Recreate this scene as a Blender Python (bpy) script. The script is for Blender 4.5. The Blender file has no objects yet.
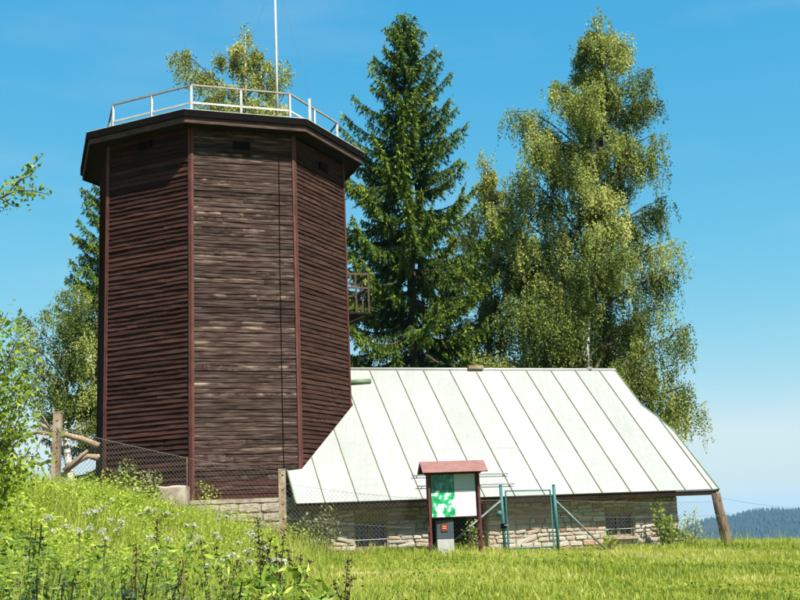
import bpy, math, random
import numpy as np
from mathutils import Vector, Matrix

random.seed(7)
rng = np.random.default_rng(7)
R_ = math.radians
sc = bpy.context.scene
col = sc.collection

# ------------------------------------------------------------------ camera
F_PX, PITCH, ROLL = 1099.54, 0.19789, 0.0409      # focal length in pixels of an 800 px wide picture
_fw = Vector((0, math.cos(PITCH), math.sin(PITCH)))
_up0 = Vector((0, -math.sin(PITCH), math.cos(PITCH)))
_rt0 = Vector((1, 0, 0))
_rt = _rt0 * math.cos(ROLL) - _up0 * math.sin(ROLL)
_up = _rt0 * math.sin(ROLL) + _up0 * math.cos(ROLL)
cd = bpy.data.cameras.new('camera')
cam = bpy.data.objects.new('camera', cd)
col.objects.link(cam)
cd.sensor_width = 36
cd.lens = F_PX / 800 * 36
cd.clip_start = 0.05
cd.clip_end = 20000
cam.matrix_world = Matrix(((_rt.x, _up.x, -_fw.x, 0), (_rt.y, _up.y, -_fw.y, 0), (_rt.z, _up.z, -_fw.z, 0), (0, 0, 0, 1)))
sc.camera = cam

# ------------------------------------------------------------------ sky and sun
SUN = Vector((0.366, -0.492, 0.790)).normalized()
elev = math.asin(SUN.z)
azim = math.atan2(SUN.x, SUN.y)                   # clockwise from +Y
w = bpy.data.worlds.new('World')
sc.world = w
w.use_nodes = True
nt = w.node_tree
bg = nt.nodes['Background']
sky = nt.nodes.new('ShaderNodeTexSky')
sky.sky_type = 'NISHITA'
sky.sun_disc = False
sky.sun_elevation = elev
sky.sun_rotation = azim
sky.altitude = 900
sky.air_density = 1.0
sky.dust_density = 0.6
sky.ozone_density = 2.2
# film-like response of the sky colour: same curve for the whole dome
sep = nt.nodes.new('ShaderNodeSeparateColor'); com = nt.nodes.new('ShaderNodeCombineColor')
nt.links.new(sky.outputs[0], sep.inputs[0])
def _mth(op, a, b):
    n_ = nt.nodes.new('ShaderNodeMath'); n_.operation = op
    for i_, v_ in enumerate((a, b)):
        if hasattr(v_, 'is_output'): nt.links.new(v_, n_.inputs[i_])
        else: n_.inputs[i_].default_value = v_
    return n_.outputs[0]
_b = _mth('MULTIPLY', _mth('POWER', sep.outputs[2], .20), 2.95)
_g = _mth('MINIMUM', _mth('MULTIPLY', _mth('POWER', sep.outputs[1], .55), 1.50), _mth('MULTIPLY', _b, .95))
_r = _mth('MINIMUM', _mth('MULTIPLY', _mth('POWER', sep.outputs[0], 1.5), .33), _mth('MULTIPLY', _g, .80))
for i_, v_ in enumerate((_r, _g, _b)): nt.links.new(v_, com.inputs[i_])
# thin cirrus veils anywhere in the dome
_tc = nt.nodes.new('ShaderNodeTexCoord'); _mp = nt.nodes.new('ShaderNodeMapping')
_mp.inputs['Scale'].default_value = (1.2, 1.2, 5.0); _mp.inputs['Location'].default_value = (3.1, 1.2, .6)
nt.links.new(_tc.outputs['Generated'], _mp.inputs[0])
_nz = nt.nodes.new('ShaderNodeTexNoise'); _nz.inputs['Scale'].default_value = 2.2; _nz.inputs['Detail'].default_value = 7; _nz.inputs['Roughness'].default_value = .55
nt.links.new(_mp.outputs[0], _nz.inputs['Vector'])
_mr = nt.nodes.new('ShaderNodeMapRange'); _mr.inputs[1].default_value = .52; _mr.inputs[2].default_value = .80; _mr.inputs[4].default_value = .18
nt.links.new(_nz.outputs[0], _mr.inputs[0])
_mx = nt.nodes.new('ShaderNodeMix'); _mx.data_type = 'RGBA'; _mx.inputs[7].default_value = (3.4, 3.9, 4.2, 1)
nt.links.new(_mr.outputs[0], _mx.inputs[0]); nt.links.new(com.outputs[0], _mx.inputs[6])
nt.links.new(_mx.outputs[2], bg.inputs[0])
bg.inputs[1].default_value = 0.085
sl = bpy.data.lights.new('sun', 'SUN')
sl.energy = 5.0
sl.angle = R_(0.53)
sl.color = (1.0, 0.955, 0.88)
so = bpy.data.objects.new('sun', sl)
so.rotation_euler = SUN.to_track_quat('Z', 'Y').to_euler()
so.location = (20, -30, 60)
col.objects.link(so)
sc.view_settings.view_transform = 'Standard'
sc.view_settings.look = 'None'
sc.view_settings.exposure = 1.25
sc.view_settings.gamma = 1
sc.view_settings.use_curve_mapping = False


# ------------------------------------------------------------------ helpers
def at(px, py, Y):
    """point at world depth Y seen at a place of the photograph (used to measure positions)"""
    d = _fw + _rt * ((px - 400) / F_PX) + _up * ((300 - py) / F_PX)
    return d * (Y / d.y)


def sstep(t):
    t = np.clip(t, 0, 1)
    return t * t * (3 - 2 * t)


def ground_z(x, y):
    x = np.asarray(x, float); y = np.asarray(y, float)
    z = -1.6 + 0.029 * np.clip(y, -40, 31)
    z = z + np.where(x > 0, -0.040 * np.clip(x, 0, 40), 0)
    z = z + 1.78 * sstep((-x - 1.5) / 6.2) * sstep((y - 5) / 19)
    z = z + 0.05 * np.sin(x * 0.9 + 1.3) * np.sin(y * 0.7) + 0.03 * np.sin(x * 2.3 + y * 1.7)
    y0 = 56 - 20 * sstep((x - 3) / 9)
    d = np.clip(y - y0, 0, None)
    z = z - np.where(d < 30, 0.005 * d * d, 4.5 + 0.26 * (d - 30))
    return np.maximum(z, -150 + 6 * np.sin(x * 0.003) * np.sin(y * 0.004))


def tag(o, label=None, cat=None, group=None, kind=None):
    if label: o['label'] = label
    if cat: o['category'] = cat
    if group: o['group'] = group
    if kind: o['kind'] = kind
    return o


def empty(name, loc, rz=0):
    o = bpy.data.objects.new(name, None)
    o.location = loc
    o.rotation_euler = (0, 0, rz)
    o.empty_display_size = 0.2
    col.objects.link(o)
    return o


_pending = []


def link(name, me, parent=None, mw=None):
    """world-space mesh under a parent Empty: keeps world placement"""
    o = bpy.data.objects.new(name, me)
    col.objects.link(o)
    m = mw if mw is not None else Matrix.Identity(4)
    if parent is not None:
        o.parent = parent
        pm = Matrix.Identity(4)
        chain = []
        p = parent
        while p is not None:
            chain.append(p); p = p.parent
        for q in reversed(chain):
            pm = pm @ q.matrix_parent_inverse @ q.matrix_basis
        o.matrix_basis = pm.inverted() @ m
    else:
        o.matrix_basis = m
    return o


class MB:
    def __init__(self):
        self.v, self.f, self.s = [], [], []

    def add(self, vs, fs, smooth=False):
        n = len(self.v)
        self.v += [tuple(a) for a in vs]
        self.f += [tuple(i + n for i in f) for f in fs]
        self.s += [smooth] * len(fs)

    def box(self, c, size, rot=None):
        hx, hy, hz = size[0] / 2, size[1] / 2, size[2] / 2
        vs = [Vector((sx * hx, sy * hy, sz * hz)) for sz in (-1, 1) for sy in (-1, 1) for sx in (-1, 1)]
        if rot is not None: vs = [rot @ a for a in vs]
        c = Vector(c)
        self.add([a + c for a in vs], [(0, 2, 3, 1), (4, 5, 7, 6), (0, 1, 5, 4), (2, 6, 7, 3), (0, 4, 6, 2), (1, 3, 7, 5)])

    def bar(self, a, b, wx, wy, up=(0, 0, 1)):
        a, b = Vector(a), Vector(b)
        d = (b - a); ln = d.length; d.normalize()
        u = Vector(up)
        if abs(d.dot(u)) > .98: u = Vector((0, 1, 0))
        x = d.cross(u).normalized(); y = x.cross(d).normalized()
        r = Matrix((x, y, d)).transposed()
        self.box((a + b) / 2, (wx, wy, ln), r)

    def tube(self, pts, rad, sides=8, caps=True, jit=0):
        pts = [Vector(p) for p in pts]
        if not hasattr(rad, '__len__'): rad = [rad] * len(pts)
        ring = []
        prev = None
        for i, p in enumerate(pts):
            d = (pts[min(i + 1, len(pts) - 1)] - pts[max(i - 1, 0)]).normalized()
            if prev is None:
                u = Vector((0, 0, 1)) if abs(d.z) < .9 else Vector((1, 0, 0))
                x = d.cross(u).normalized()
            else:
                x = (prev - d * prev.dot(d)).normalized()
            prev = x
            y = d.cross(x)
            ring.append([p + (x * math.cos(2 * math.pi * k / sides) + y * math.sin(2 * math.pi * k / sides)) * rad[i] * (1 + (random.uniform(-jit, jit) if jit else 0)) for k in range(sides)])
        vs = [a for r in ring for a in r]
        fs = []
        for i in range(len(pts) - 1):
            for k in range(sides):
                a = i * sides + k; b = i * sides + (k + 1) % sides
                fs.append((a, b, b + sides, a + sides))
        if caps:
            fs.append(tuple(reversed(range(sides))))
            fs.append(tuple((len(pts) - 1) * sides + k for k in range(sides)))
        self.add(vs, fs, sides > 5)

    def prism(self, poly, vec):
        """poly: list of points (ccw seen against vec); extruded along vec"""
        n = len(poly)
        poly = [Vector(p) for p in poly]; vec = Vector(vec)
        vs = poly + [p + vec for p in poly]
        fs = [tuple(reversed(range(n))), tuple(range(n, 2 * n))]
        for i in range(n):
            j = (i + 1) % n
            fs.append((i, j, j + n, i + n))
        self.add(vs, fs)

    def mesh(self, name, mat):
        me = bpy.data.meshes.new(name)
        me.from_pydata(self.v, [], self.f)
        me.polygons.foreach_set('use_smooth', self.s)
        if mat: me.materials.append(mat)
        me.update()
        return me

    def build(self, name, mat, parent=None, mw=None):
        return link(name, self.mesh(name, mat), parent, mw)


# ------------------------------------------------------------------ materials
def newmat(name):
    m = bpy.data.materials.new(name)
    m.use_nodes = True
    t = m.node_tree
    return m, t, t.nodes['Principled BSDF']


def N(t, typ, **kw):
    n = t.nodes.new(typ)
    for k, v in kw.items(): setattr(n, k, v)
    return n


ALB = .66      # the picture is exposed bright: base colours are this much darker than they look


def ramp(t, stops, fac=None, k=1.0):
    n = t.nodes.new('ShaderNodeValToRGB')
    el = n.color_ramp.elements
    while len(el) < len(stops): el.new(0.5)
    for e, (p, c) in zip(el, stops):
        e.position = p
        e.color = (*(x_ * k for x_ in c), 1)
    if fac is not None: t.links.new(fac, n.inputs[0])
    return n


def noise(t, scale, detail=4, rough=.55, vec=None, dim='3D'):
    n = t.nodes.new('ShaderNodeTexNoise')
    n.inputs['Scale'].default_value = scale
    n.inputs['Detail'].default_value = detail
    n.inputs['Roughness'].default_value = rough
    if vec is not None: t.links.new(vec, n.inputs['Vector'])
    return n


def mixc(t, a, b, fac, mode='MIX'):
    n = t.nodes.new('ShaderNodeMix')
    n.data_type = 'RGBA'
    n.blend_type = mode
    for i, v in ((0, fac), (6, a), (7, b)):
        if hasattr(v, 'is_output'): t.links.new(v, n.inputs[i])
        elif i == 0: n.inputs[0].default_value = v
        else: n.inputs[i].default_value = (*v, 1)
    return n.outputs[2]


def bump(t, bsdf, h, strength=.3, dist=.01):
    b = t.nodes.new('ShaderNodeBump')
    b.inputs['Strength'].default_value = strength
    b.inputs['Distance'].default_value = dist
    t.links.new(h, b.inputs['Height'])
    t.links.new(b.outputs[0], bsdf.inputs['Normal'])


def simple(name, c1, c2=None, scale=6, rough=.7, bmp=0, metal=0, spec=.14, coords='Object', stretch=None):
    m, t, b = newmat(name)
    b.inputs['Roughness'].default_value = rough
    b.inputs['Metallic'].default_value = metal
    b.inputs['Specular IOR Level'].default_value = spec
    if c2 is None: c2 = tuple(x * .7 for x in c1)
    tc = N(t, 'ShaderNodeTexCoord')
    v = tc.outputs[coords]
    if stretch:
        mp = N(t, 'ShaderNodeMapping'); mp.inputs['Scale'].default_value = stretch
        t.links.new(v, mp.inputs[0]); v = mp.outputs[0]
    nz = noise(t, scale, 6, .6, v)
    r = ramp(t, [(.3, c2), (.68, c1)], nz.outputs[0], ALB)
    t.links.new(r.outputs[0], b.inputs['Base Color'])
    if bmp: bump(t, b, nz.outputs[0], bmp, .02)
    return m


def wood_boards(name, dark, mid, pale, pale_amt, rndmix=.6, grain=1.0, edge=None):
    """horizontal boards: grain along local x, each board (object) with its own tone"""
    m, t, b = newmat(name)
    b.inputs['Roughness'].default_value = .9
    b.inputs['Specular IOR Level'].default_value = .04
    tc = N(t, 'ShaderNodeTexCoord')
    oi = N(t, 'ShaderNodeObjectInfo')
    off = N(t, 'ShaderNodeVectorMath', operation='SCALE'); off.inputs[0].default_value = (37, 11, 53)
    t.links.new(oi.outputs['Random'], off.inputs['Scale'])
    ad = N(t, 'ShaderNodeVectorMath', operation='ADD')
    t.links.new(tc.outputs['Object'], ad.inputs[0]); t.links.new(off.outputs[0], ad.inputs[1])
    mp = N(t, 'ShaderNodeMapping'); mp.inputs['Scale'].default_value = (1.0, 8, 16)
    t.links.new(ad.outputs[0], mp.inputs[0])
    g = noise(t, 2.2 * grain, 8, .65, mp.outputs[0])
    mp2 = N(t, 'ShaderNodeMapping'); mp2.inputs['Scale'].default_value = (1.5, 3, 14)
    t.links.new(ad.outputs[0], mp2.inputs[0])
    g2 = noise(t, 1.3, 4, .6, mp2.outputs[0])
    c = ramp(t, [(.30, dark), (.62, mid)], g.outputs[0], ALB)
    pale = tuple(x_ * ALB for x_ in pale)
    pm = ramp(t, [(.5 - .08 * pale_amt, (0, 0, 0)), (.78 - .1 * pale_amt, (1, 1, 1))], g2.outputs[0])
    pm2 = N(t, 'ShaderNodeMath', operation='MULTIPLY'); pm2.inputs[1].default_value = min(1, pale_amt)
    t.links.new(pm.outputs[0], pm2.inputs[0])
    c2 = mixc(t, c.outputs[0], pale, pm2.outputs[0])
    if edge:      # bleached upper arrises, broken up along the board
        sp = N(t, 'ShaderNodeSeparateXYZ'); t.links.new(tc.outputs['Object'], sp.inputs[0])
        mr = N(t, 'ShaderNodeMapRange'); mr.inputs[1].default_value = .055; mr.inputs[2].default_value = .12
        t.links.new(sp.outputs[2], mr.inputs[0])
        mp3 = N(t, 'ShaderNodeMapping'); mp3.inputs['Scale'].default_value = (1.1, 1, 3)
        t.links.new(ad.outputs[0], mp3.inputs[0])
        g3 = noise(t, 1.0, 5, .6, mp3.outputs[0])
        e1 = ramp(t, [(.50, (0, 0, 0)), (.68, (1, 1, 1))], g3.outputs[0])
        e2 = N(t, 'ShaderNodeMath', operation='MULTIPLY'); t.links.new(e1.outputs[0], e2.inputs[0]); t.links.new(mr.outputs[0], e2.inputs[1])
        c2 = mixc(t, c2, tuple(x_ * ALB for x_ in edge), e2.outputs[0])
    rr = ramp(t, [(0, (.38, .38, .38)), (.3, (.75, .75, .75)), (.6, (.95, .93, .93)), (.85, (1.1, 1.08, 1.05)), (1, (1.35, 1.3, 1.25))], oi.outputs['Random'])
    c3 = mixc(t, c2, rr.outputs[0], rndmix, 'MULTIPLY')
    t.links.new(c3, b.inputs['Base Color'])
    bump(t, b, g.outputs[0], .5, .012)
    return m


def leafmat(name, stops, trans=.3, rough=.55, spec=.25):
    m, t, b = newmat(name)
    a = N(t, 'ShaderNodeAttribute'); a.attribute_name = 'tint'
    r = ramp(t, stops, a.outputs['Fac'], ALB)
    b.inputs['Roughness'].default_value = rough
    b.inputs['Specular IOR Level'].default_value = spec
    t.links.new(r.outputs[0], b.inputs['Base Color'])
    tr = N(t, 'ShaderNodeBsdfTranslucent')
    g = mixc(t, r.outputs[0], (1.25, 1.2, .5), 1.0, 'MULTIPLY')
    t.links.new(g, tr.inputs[0])
    mx = N(t, 'ShaderNodeMixShader'); mx.inputs[0].default_value = trans
    t.links.new(b.outputs[0], mx.inputs[1]); t.links.new(tr.outputs[0], mx.inputs[2])
    t.links.new(mx.outputs[0], t.nodes['Material Output'].inputs[0])
    return m


M = {}
M['wood_red'] = wood_boards('wood_red', (.026, .011, .009), (.080, .036, .028), (.125, .064, .052), .3, .7)
M['wood_grey'] = wood_boards('wood_grey', (.012, .007, .006), (.076, .046, .038), (.25, .18, .148), .5, .7, edge=(.42, .31, .235))
M['wood_brown'] = wood_boards('wood_brown', (.022, .011, .008), (.070, .036, .026), (.125, .072, .054), .5, .6)
M['trim'] = simple('painted_trim', (.150, .055, .045), (.085, .030, .024), 3, .6, .1)
M['fascia'] = simple('fascia_wood', (.13, .082, .068), (.04, .024, .02), 3, .8, .2, stretch=(1, 1, 6))
M['dark_wood'] = simple('dark_wood', (.035, .025, .02), (.015, .011, .009), 4, .9, .2, spec=.03)
M['felt'] = simple('roofing_felt', (.012, .010, .009), (.006, .005, .005), 8, .95, spec=.02)
M['black'] = simple('vent_black', (.006, .006, .006), (.004, .004, .004), 8, .95, spec=.02)
M['white_metal'] = simple('white_metal', (.72, .70, .64), (.55, .52, .46), 5, .5)
M['rail_brown'] = simple('handrail_grey', (.40, .36, .32), (.26, .22, .19), 5, .6)
M['rust'] = simple('rusty_metal', (.15, .09, .068), (.08, .047, .036), 9, .7)
M['concrete'] = simple('weathered_concrete', (.55, .47, .37), (.17, .13, .095), 3.2, .9, .8)
M['post_concrete'] = simple('stained_post', (.46, .38, .29), (.26, .14, .075), 3.5, .9, .4)
M['mortar'] = simple('lime_mortar', (.50, .44, .36), (.28, .23, .18), 7, .95, .4)
M['teal'] = simple('teal_paint', (.055, .19, .185), (.04, .13, .13), 8, .45)
M['galv'] = simple('galvanised_steel', (.42, .45, .46), (.30, .33, .34), 8, .45, metal=.4)
M['strut'] = simple('dull_steel', (.24, .30, .31), (.16, .21, .22), 8, .55, metal=.2)
M['wire'] = simple('fence_wire', (.34, .33, .30), (.18, .15, .12), 30, .5, metal=.5)
M['old_wood'] = simple('old_post_wood', (.27, .19, .12), (.085, .055, .035), 4, .9, .6, stretch=(5, 5, 1))
M['bark_dead'] = simple('dead_branch_bark', (.50, .37, .25), (.24, .16, .10), 4, .9, .6)
M['bark_spruce'] = simple('spruce_bark', (.13, .085, .06), (.05, .034, .026), 5, .9, .6)
M['bark_grey'] = simple('grey_bark', (.16, .13, .10), (.07, .055, .045), 7, .9, .5)
M['glass'] = simple('window_glass', (.02, .024, .026), (.012, .014, .016), 3, .08, spec=.6)
M['window_wood'] = simple('window_frame_paint', (.40, .34, .20), (.25, .20, .12), 6, .7)
M['lintel'] = simple('lintel_brick', (.42, .36, .13), (.26, .21, .09), 6, .9, .3)
M['door_dark'] = simple('door_boards', (.030, .022, .018), (.014, .011, .010), 4, .85)
M['roof_green'] = simple('green_trim', (.19, .28, .15), (.13, .19, .10), 4, .5)
M['board_roof'] = simple('red_sheet_roof', (.34, .17, .15), (.25, .12, .105), 5, .45)
M['board_post'] = simple('red_brown_post', (.15, .05, .042), (.08, .03, .026), 6, .6)
M['box_grey'] = simple('grey_blue_cabinet', (.075, .10, .12), (.055, .078, .095), 3, .5)
M['box_white'] = simple('cabinet_base', (.55, .55, .52), (.40, .40, .37), 6, .7)
M['red_sign'] = simple('red_plate', (.25, .045, .03), (.20, .035, .025), 4, .5)
M['paper'] = simple('white_paper', (.80, .80, .80), (.74, .74, .75), 2, .5)
M['yellow'] = simple('yellow_print', (.75, .55, .22), (.7, .5, .2), 2, .6)

# metal roof sheets
m, t, b = newmat('painted_roof_sheet')
tc = N(t, 'ShaderNodeTexCoord')
n1 = noise(t, .8, 5, .6, tc.outputs['Object']); n2 = noise(t, 7, 4, .6, tc.outputs['Object'])
c = ramp(t, [(.3, (.258, .264, .250)), (.7, (.288, .294, .284))], n1.outputs[0])
c2 = ramp(t, [(.36, (.90, .90, .88)), (.60, (1, 1, 1))], n2.outputs[0])
oi = N(t, 'ShaderNodeObjectInfo')
rr = ramp(t, [(0, (.90, .90, .88)), (1, (1.03, 1.03, 1.02))], oi.outputs['Random'])
cc = mixc(t, c.outputs[0], c2.outputs[0], .6, 'MULTIPLY')
mpr = N(t, 'ShaderNodeMapping'); mpr.inputs['Rotation'].default_value = (0, 0, -.316); mpr.inputs['Scale'].default_value = (7, .35, .35)
t.links.new(tc.outputs['Object'], mpr.inputs[0])
n4 = noise(t, 1.6, 6, .65, mpr.outputs[0])        # rain streaks down the slope
c4 = ramp(t, [(.36, (.80, .79, .72)), (.56, (1, 1, 1))], n4.outputs[0])
cc = mixc(t, cc, c4.outputs[0], .28, 'MULTIPLY')
cc = mixc(t, cc, rr.outputs[0], 1, 'MULTIPLY')
t.links.new(cc, b.inputs['Base Color'])
b.inputs['Roughness'].default_value = .5
b.inputs['Specular IOR Level'].default_value = .3
bump(t, b, n1.outputs[0], .3, .09)
M['sheet'] = m
M['seam'] = simple('seam_rib', (.29, .30, .19), (.15, .145, .085), 2.5, .6)

# rubble stones: each stone its own tone
m, t, b = newmat('rubble_stone')
oi = N(t, 'ShaderNodeObjectInfo'); tc = N(t, 'ShaderNodeTexCoord')
c = ramp(t, [(0, (.40, .35, .29)), (.22, (.60, .55, .47)), (.42, (.50, .42, .33)), (.56, (.40, .215, .11)), (.66, (.58, .49, .39)), (.85, (.42, .39, .34)), (1, (.64, .60, .53))], oi.outputs['Random'], .82)
nz = noise(t, 9, 6, .65, tc.outputs['Object'])
n3 = ramp(t, [(.3, (.55, .52, .48)), (.65, (1.05, 1.03, 1.0))], nz.outputs[0])
t.links.new(mixc(t, c.outputs[0], n3.outputs[0], 1, 'MULTIPLY'), b.inputs['Base Color'])
b.inputs['Roughness'].default_value = .95
bump(t, b, nz.outputs[0], .6, .03)
M['stone'] = m

# birch bark
m, t, b = newmat('birch_bark')
tc = N(t, 'ShaderNodeTexCoord')
mp = N(t, 'ShaderNodeMapping'); mp.inputs['Scale'].default_value = (1, 1, 5)
t.links.new(tc.outputs['Object'], mp.inputs[0])
nz = noise(t, 2.2, 5, .6, mp.outputs[0])
c = ramp(t, [(.40, (.05, .045, .04)), (.5, (.55, .52, .46))], nz.outputs[0])
t.links.new(c.outputs[0], b.inputs['Base Color'])
b.inputs['Roughness'].default_value = .8
M['bark_birch'] = m

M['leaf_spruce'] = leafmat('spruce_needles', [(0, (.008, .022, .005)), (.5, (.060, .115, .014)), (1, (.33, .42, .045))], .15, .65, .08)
M['leaf_birch'] = leafmat('birch_leaves', [(0, (.030, .062, .010)), (.5, (.27, .33, .060)), (1, (.66, .66, .24))], .34, .6, .12)
M['leaf_birch_pale'] = leafmat('pale_birch_leaves', [(0, (.07, .10, .016)), (.5, (.38, .41, .085)), (1, (.74, .70, .28))], .34, .6, .12)
M['leaf_bush'] = leafmat('shrub_leaves', [(0, (.07, .13, .012)), (.5, (.24, .36, .022)), (1, (.44, .54, .05))], .45)
M['leaf_elder'] = leafmat('pale_leaves', [(0, (.10, .14, .03)), (.5, (.26, .30, .10)), (1, (.42, .42, .20))], .35)
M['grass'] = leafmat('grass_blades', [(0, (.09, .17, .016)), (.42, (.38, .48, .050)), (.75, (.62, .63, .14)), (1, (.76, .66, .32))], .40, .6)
M['herb'] = leafmat('herb_leaves', [(0, (.08, .17, .016)), (.45, (.42, .60, .045)), (1, (.74, .80, .14))], .45)
M['shade_leaf'] = leafmat('shade_dark_leaves', [(0, (.014, .036, .014)), (.6, (.035, .085, .032)), (1, (.075, .15, .06))], .25)  # dark green carries the shade over these foreground plants
M['weed'] = leafmat('shaded_weed_leaves', [(0, (.03, .07, .016)), (.45, (.16, .28, .03)), (.8, (.42, .58, .06)), (1, (.66, .72, .14))], .40)  # darker than the bank herbs: foreground shade is mixed into the greens
M['dock'] = leafmat('dock_seeds', [(0, (.020, .014, .009)), (1, (.085, .048, .026))], .1)
M['flower'] = leafmat('white_umbel', [(0, (.55, .56, .42)), (1, (.85, .85, .74))], .3)
M['stem'] = simple('green_stem', (.16, .21, .04), (.10, .13, .03), 6, .7)
M['stem_dark'] = simple('dark_stem', (.035, .032, .016), (.018, .018, .010), 6, .7)

m, t, b = newmat('meadow_soil')
tc = N(t, 'ShaderNodeTexCoord')
n1 = noise(t, .35, 5, .6, tc.outputs['Object']); n2 = noise(t, 6, 6, .7, tc.outputs['Object'])
c1 = ramp(t, [(.35, (.14, .16, .02)), (.65, (.25, .25, .045))], n1.outputs[0])
c2 = ramp(t, [(.35, (.5, .5, .45)), (.65, (1.1, 1.1, 1))], n2.outputs[0])
t.links.new(mixc(t, c1.outputs[0], c2.outputs[0], 1, 'MULTIPLY'), b.inputs['Base Color'])
b.inputs['Roughness'].default_value = 1
b.inputs['Specular IOR Level'].default_value = 0
bump(t, b, n2.outputs[0], .6, .1)
M['soil'] = m
M['hill'] = simple('forest_floor', (.04, .07, .03), (.025, .045, .02), .01, 1, spec=0)
M['hill_trees'] = leafmat('hill_conifers', [(0, (.005, .020, .018)), (1, (.020, .046, .030))], .0)


def cloud_mesh(name, mat, verts, quads, tint, tris=None):
    """fast mesh from arrays; tint: per vertex"""
    me = bpy.data.meshes.new(name)
    nv = len(verts)
    nq = 0 if quads is None else len(quads)
    ntr = 0 if tris is None else len(tris)
    me.vertices.add(nv)
    me.vertices.foreach_set('co', np.ascontiguousarray(verts, dtype=np.float32).ravel())
    loops = []
    if nq: loops.append(np.asarray(quads).ravel())
    if ntr: loops.append(np.asarray(tris).ravel())
    lp = np.concatenate(loops).astype(np.int32)
    me.loops.add(len(lp))
    me.loops.foreach_set('vertex_index', lp)
    me.polygons.add(nq + ntr)
    st = np.concatenate([np.arange(nq) * 4, nq * 4 + np.arange(ntr) * 3]).astype(np.int32)
    me.polygons.foreach_set('loop_start', st)
    me.update(calc_edges=True)
    at_ = me.attributes.new('tint', 'FLOAT', 'POINT')
    at_.data.foreach_set('value', np.clip(tint, 0, 1).astype(np.float32))
    me.materials.append(mat)
    me.validate()
    return me


def unit(a):
    return a / np.maximum(np.linalg.norm(a, axis=-1, keepdims=True), 1e-9)


def leaves(name, mat, c, axis, ln, wd, tint, fold=.25, nd=None):
    """rhombic leaves: c centre (n,3), axis (n,3) pointing to the tip, ln/wd (n,)"""
    n = len(c)
    axis = unit(axis)
    side = unit(np.cross(axis, rng.normal(size=(n, 3)) * (1 if nd is None else .55) + (0 if nd is None else nd)))
    nrm = np.cross(axis, side)
    ln = np.broadcast_to(ln, n)[:, None]; wd = np.broadcast_to(wd, n)[:, None]
    base = c - axis * ln * .5
    tip = c + axis * ln * .5
    a = c - axis * ln * .08 + side * wd * .5 + nrm * wd * fold
    b = c - axis * ln * .08 - side * wd * .5 + nrm * wd * fold
    v = np.stack([base, a, tip, b], 1).reshape(-1, 3)
    q = np.arange(4 * n).reshape(n, 4)
    return cloud_mesh(name, mat, v, q, np.repeat(tint, 4))


def blades(name, mat, c, h, wd, lean, tint, curve=.35):
    """grass: bent tapering blades. c (n,3) foot, h height, wd width, lean (n,2)"""
    n = len(c)
    ang = rng.uniform(0, 2 * np.pi, n)
    sd = np.stack([np.cos(ang), np.sin(ang), np.zeros(n)], 1) * (np.broadcast_to(wd, n)[:, None] * .5)
    h = np.broadcast_to(h, n)
    l3 = np.concatenate([lean, np.zeros((n, 1))], 1) * h[:, None]
    up = np.stack([np.zeros(n), np.zeros(n), h], 1)
    p0 = c; p1 = c + up * .55 + l3 * curve; p2 = c + up * (1 - .25 * np.linalg.norm(lean, axis=1)[:, None]) + l3
    v = np.stack([p0 - sd, p0 + sd, p1 + sd * .8, p1 - sd * .8, p2], 1).reshape(-1, 3)
    i = np.arange(n)[:, None] * 5
    q = i + np.array([[0, 1, 2, 3]]); tr = i + np.array([[3, 2, 4]])
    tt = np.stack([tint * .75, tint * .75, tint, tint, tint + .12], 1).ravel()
    return cloud_mesh(name, mat, v, q, tt, tr)


# ================================================================== GROUND
def grid_axis(fine0, fine1, step, far0, far1, g=1.18):
    a = list(np.arange(fine0, fine1 + 1e-6, step))
    s = step
    x = fine1
    while x < far1:
        s *= g; x += s; a.append(min(x, far1))
    s = step; x = fine0; pre = []
    while x > far0:
        s *= g; x -= s; pre.append(max(x, far0))
    return np.array(pre[::-1] + a)


gx = grid_axis(-16, 18, .4, -4000, 4000)
gy = grid_axis(0, 60, .4, -60, 4400)
X, Y = np.meshgrid(gx, gy)
Z = ground_z(X, Y)
nx, ny = len(gx), len(gy)
v = np.stack([X, Y, Z], -1).reshape(-1, 3)
idx = np.arange(nx * ny).reshape(ny, nx)
q = np.stack([idx[:-1, :-1], idx[:-1, 1:], idx[1:, 1:], idx[1:, :-1]], -1).reshape(-1, 4)
me = cloud_mesh('ground', M['soil'], v, q, np.zeros(len(v)))
me.polygons.foreach_set('use_smooth', [True] * len(me.polygons))
tag(link('ground', me), kind='structure')


# distant wooded hill
def hill_z(x, y):
    cx, cy = 985., 2900.
    z = -170 + 150 * np.exp(-(((x - cx) / 450.) ** 2 * np.where(x < cx, 1, .12)) ** 1.0 - ((y - cy) / 620.) ** 2)
    z = z + 60 * np.exp(-((x - 1800) / 500.) ** 2 - ((y - 3000) / 600.) ** 2)
    return z + 5 * np.sin(x * .011) + 4 * np.sin(x * .023 + y * .013) + 3 * np.sin(x * .05)


hx = np.linspace(-400, 3200, 120); hy = np.linspace(1500, 4300, 80)
X, Y = np.meshgrid(hx, hy); Z = hill_z(X, Y)
idx = np.arange(X.size).reshape(X.shape)
q = np.stack([idx[:-1, :-1], idx[:-1, 1:], idx[1:, 1:], idx[1:, :-1]], -1).reshape(-1, 4)
me = cloud_mesh('hill', M['hill'], np.stack([X, Y, Z], -1).reshape(-1, 3), q, np.zeros(X.size))
me.polygons.foreach_set('use_smooth', [True] * len(me.polygons))
tag(link('hill', me), kind='structure')
n = 15000
hx = rng.uniform(350, 1700, n); hy = rng.uniform(2000, 3050, n)
hz = hill_z(hx, hy)
k = hz > -140
hx, hy, hz = hx[k], hy[k], hz[k]; n = len(hx)
hh = rng.uniform(8, 17, n); hr = hh * rng.uniform(.17, .27, n)
ang = np.arange(6) * np.pi / 3
ring = np.stack([np.cos(ang), np.sin(ang), np.zeros(6)], 1)
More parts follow.
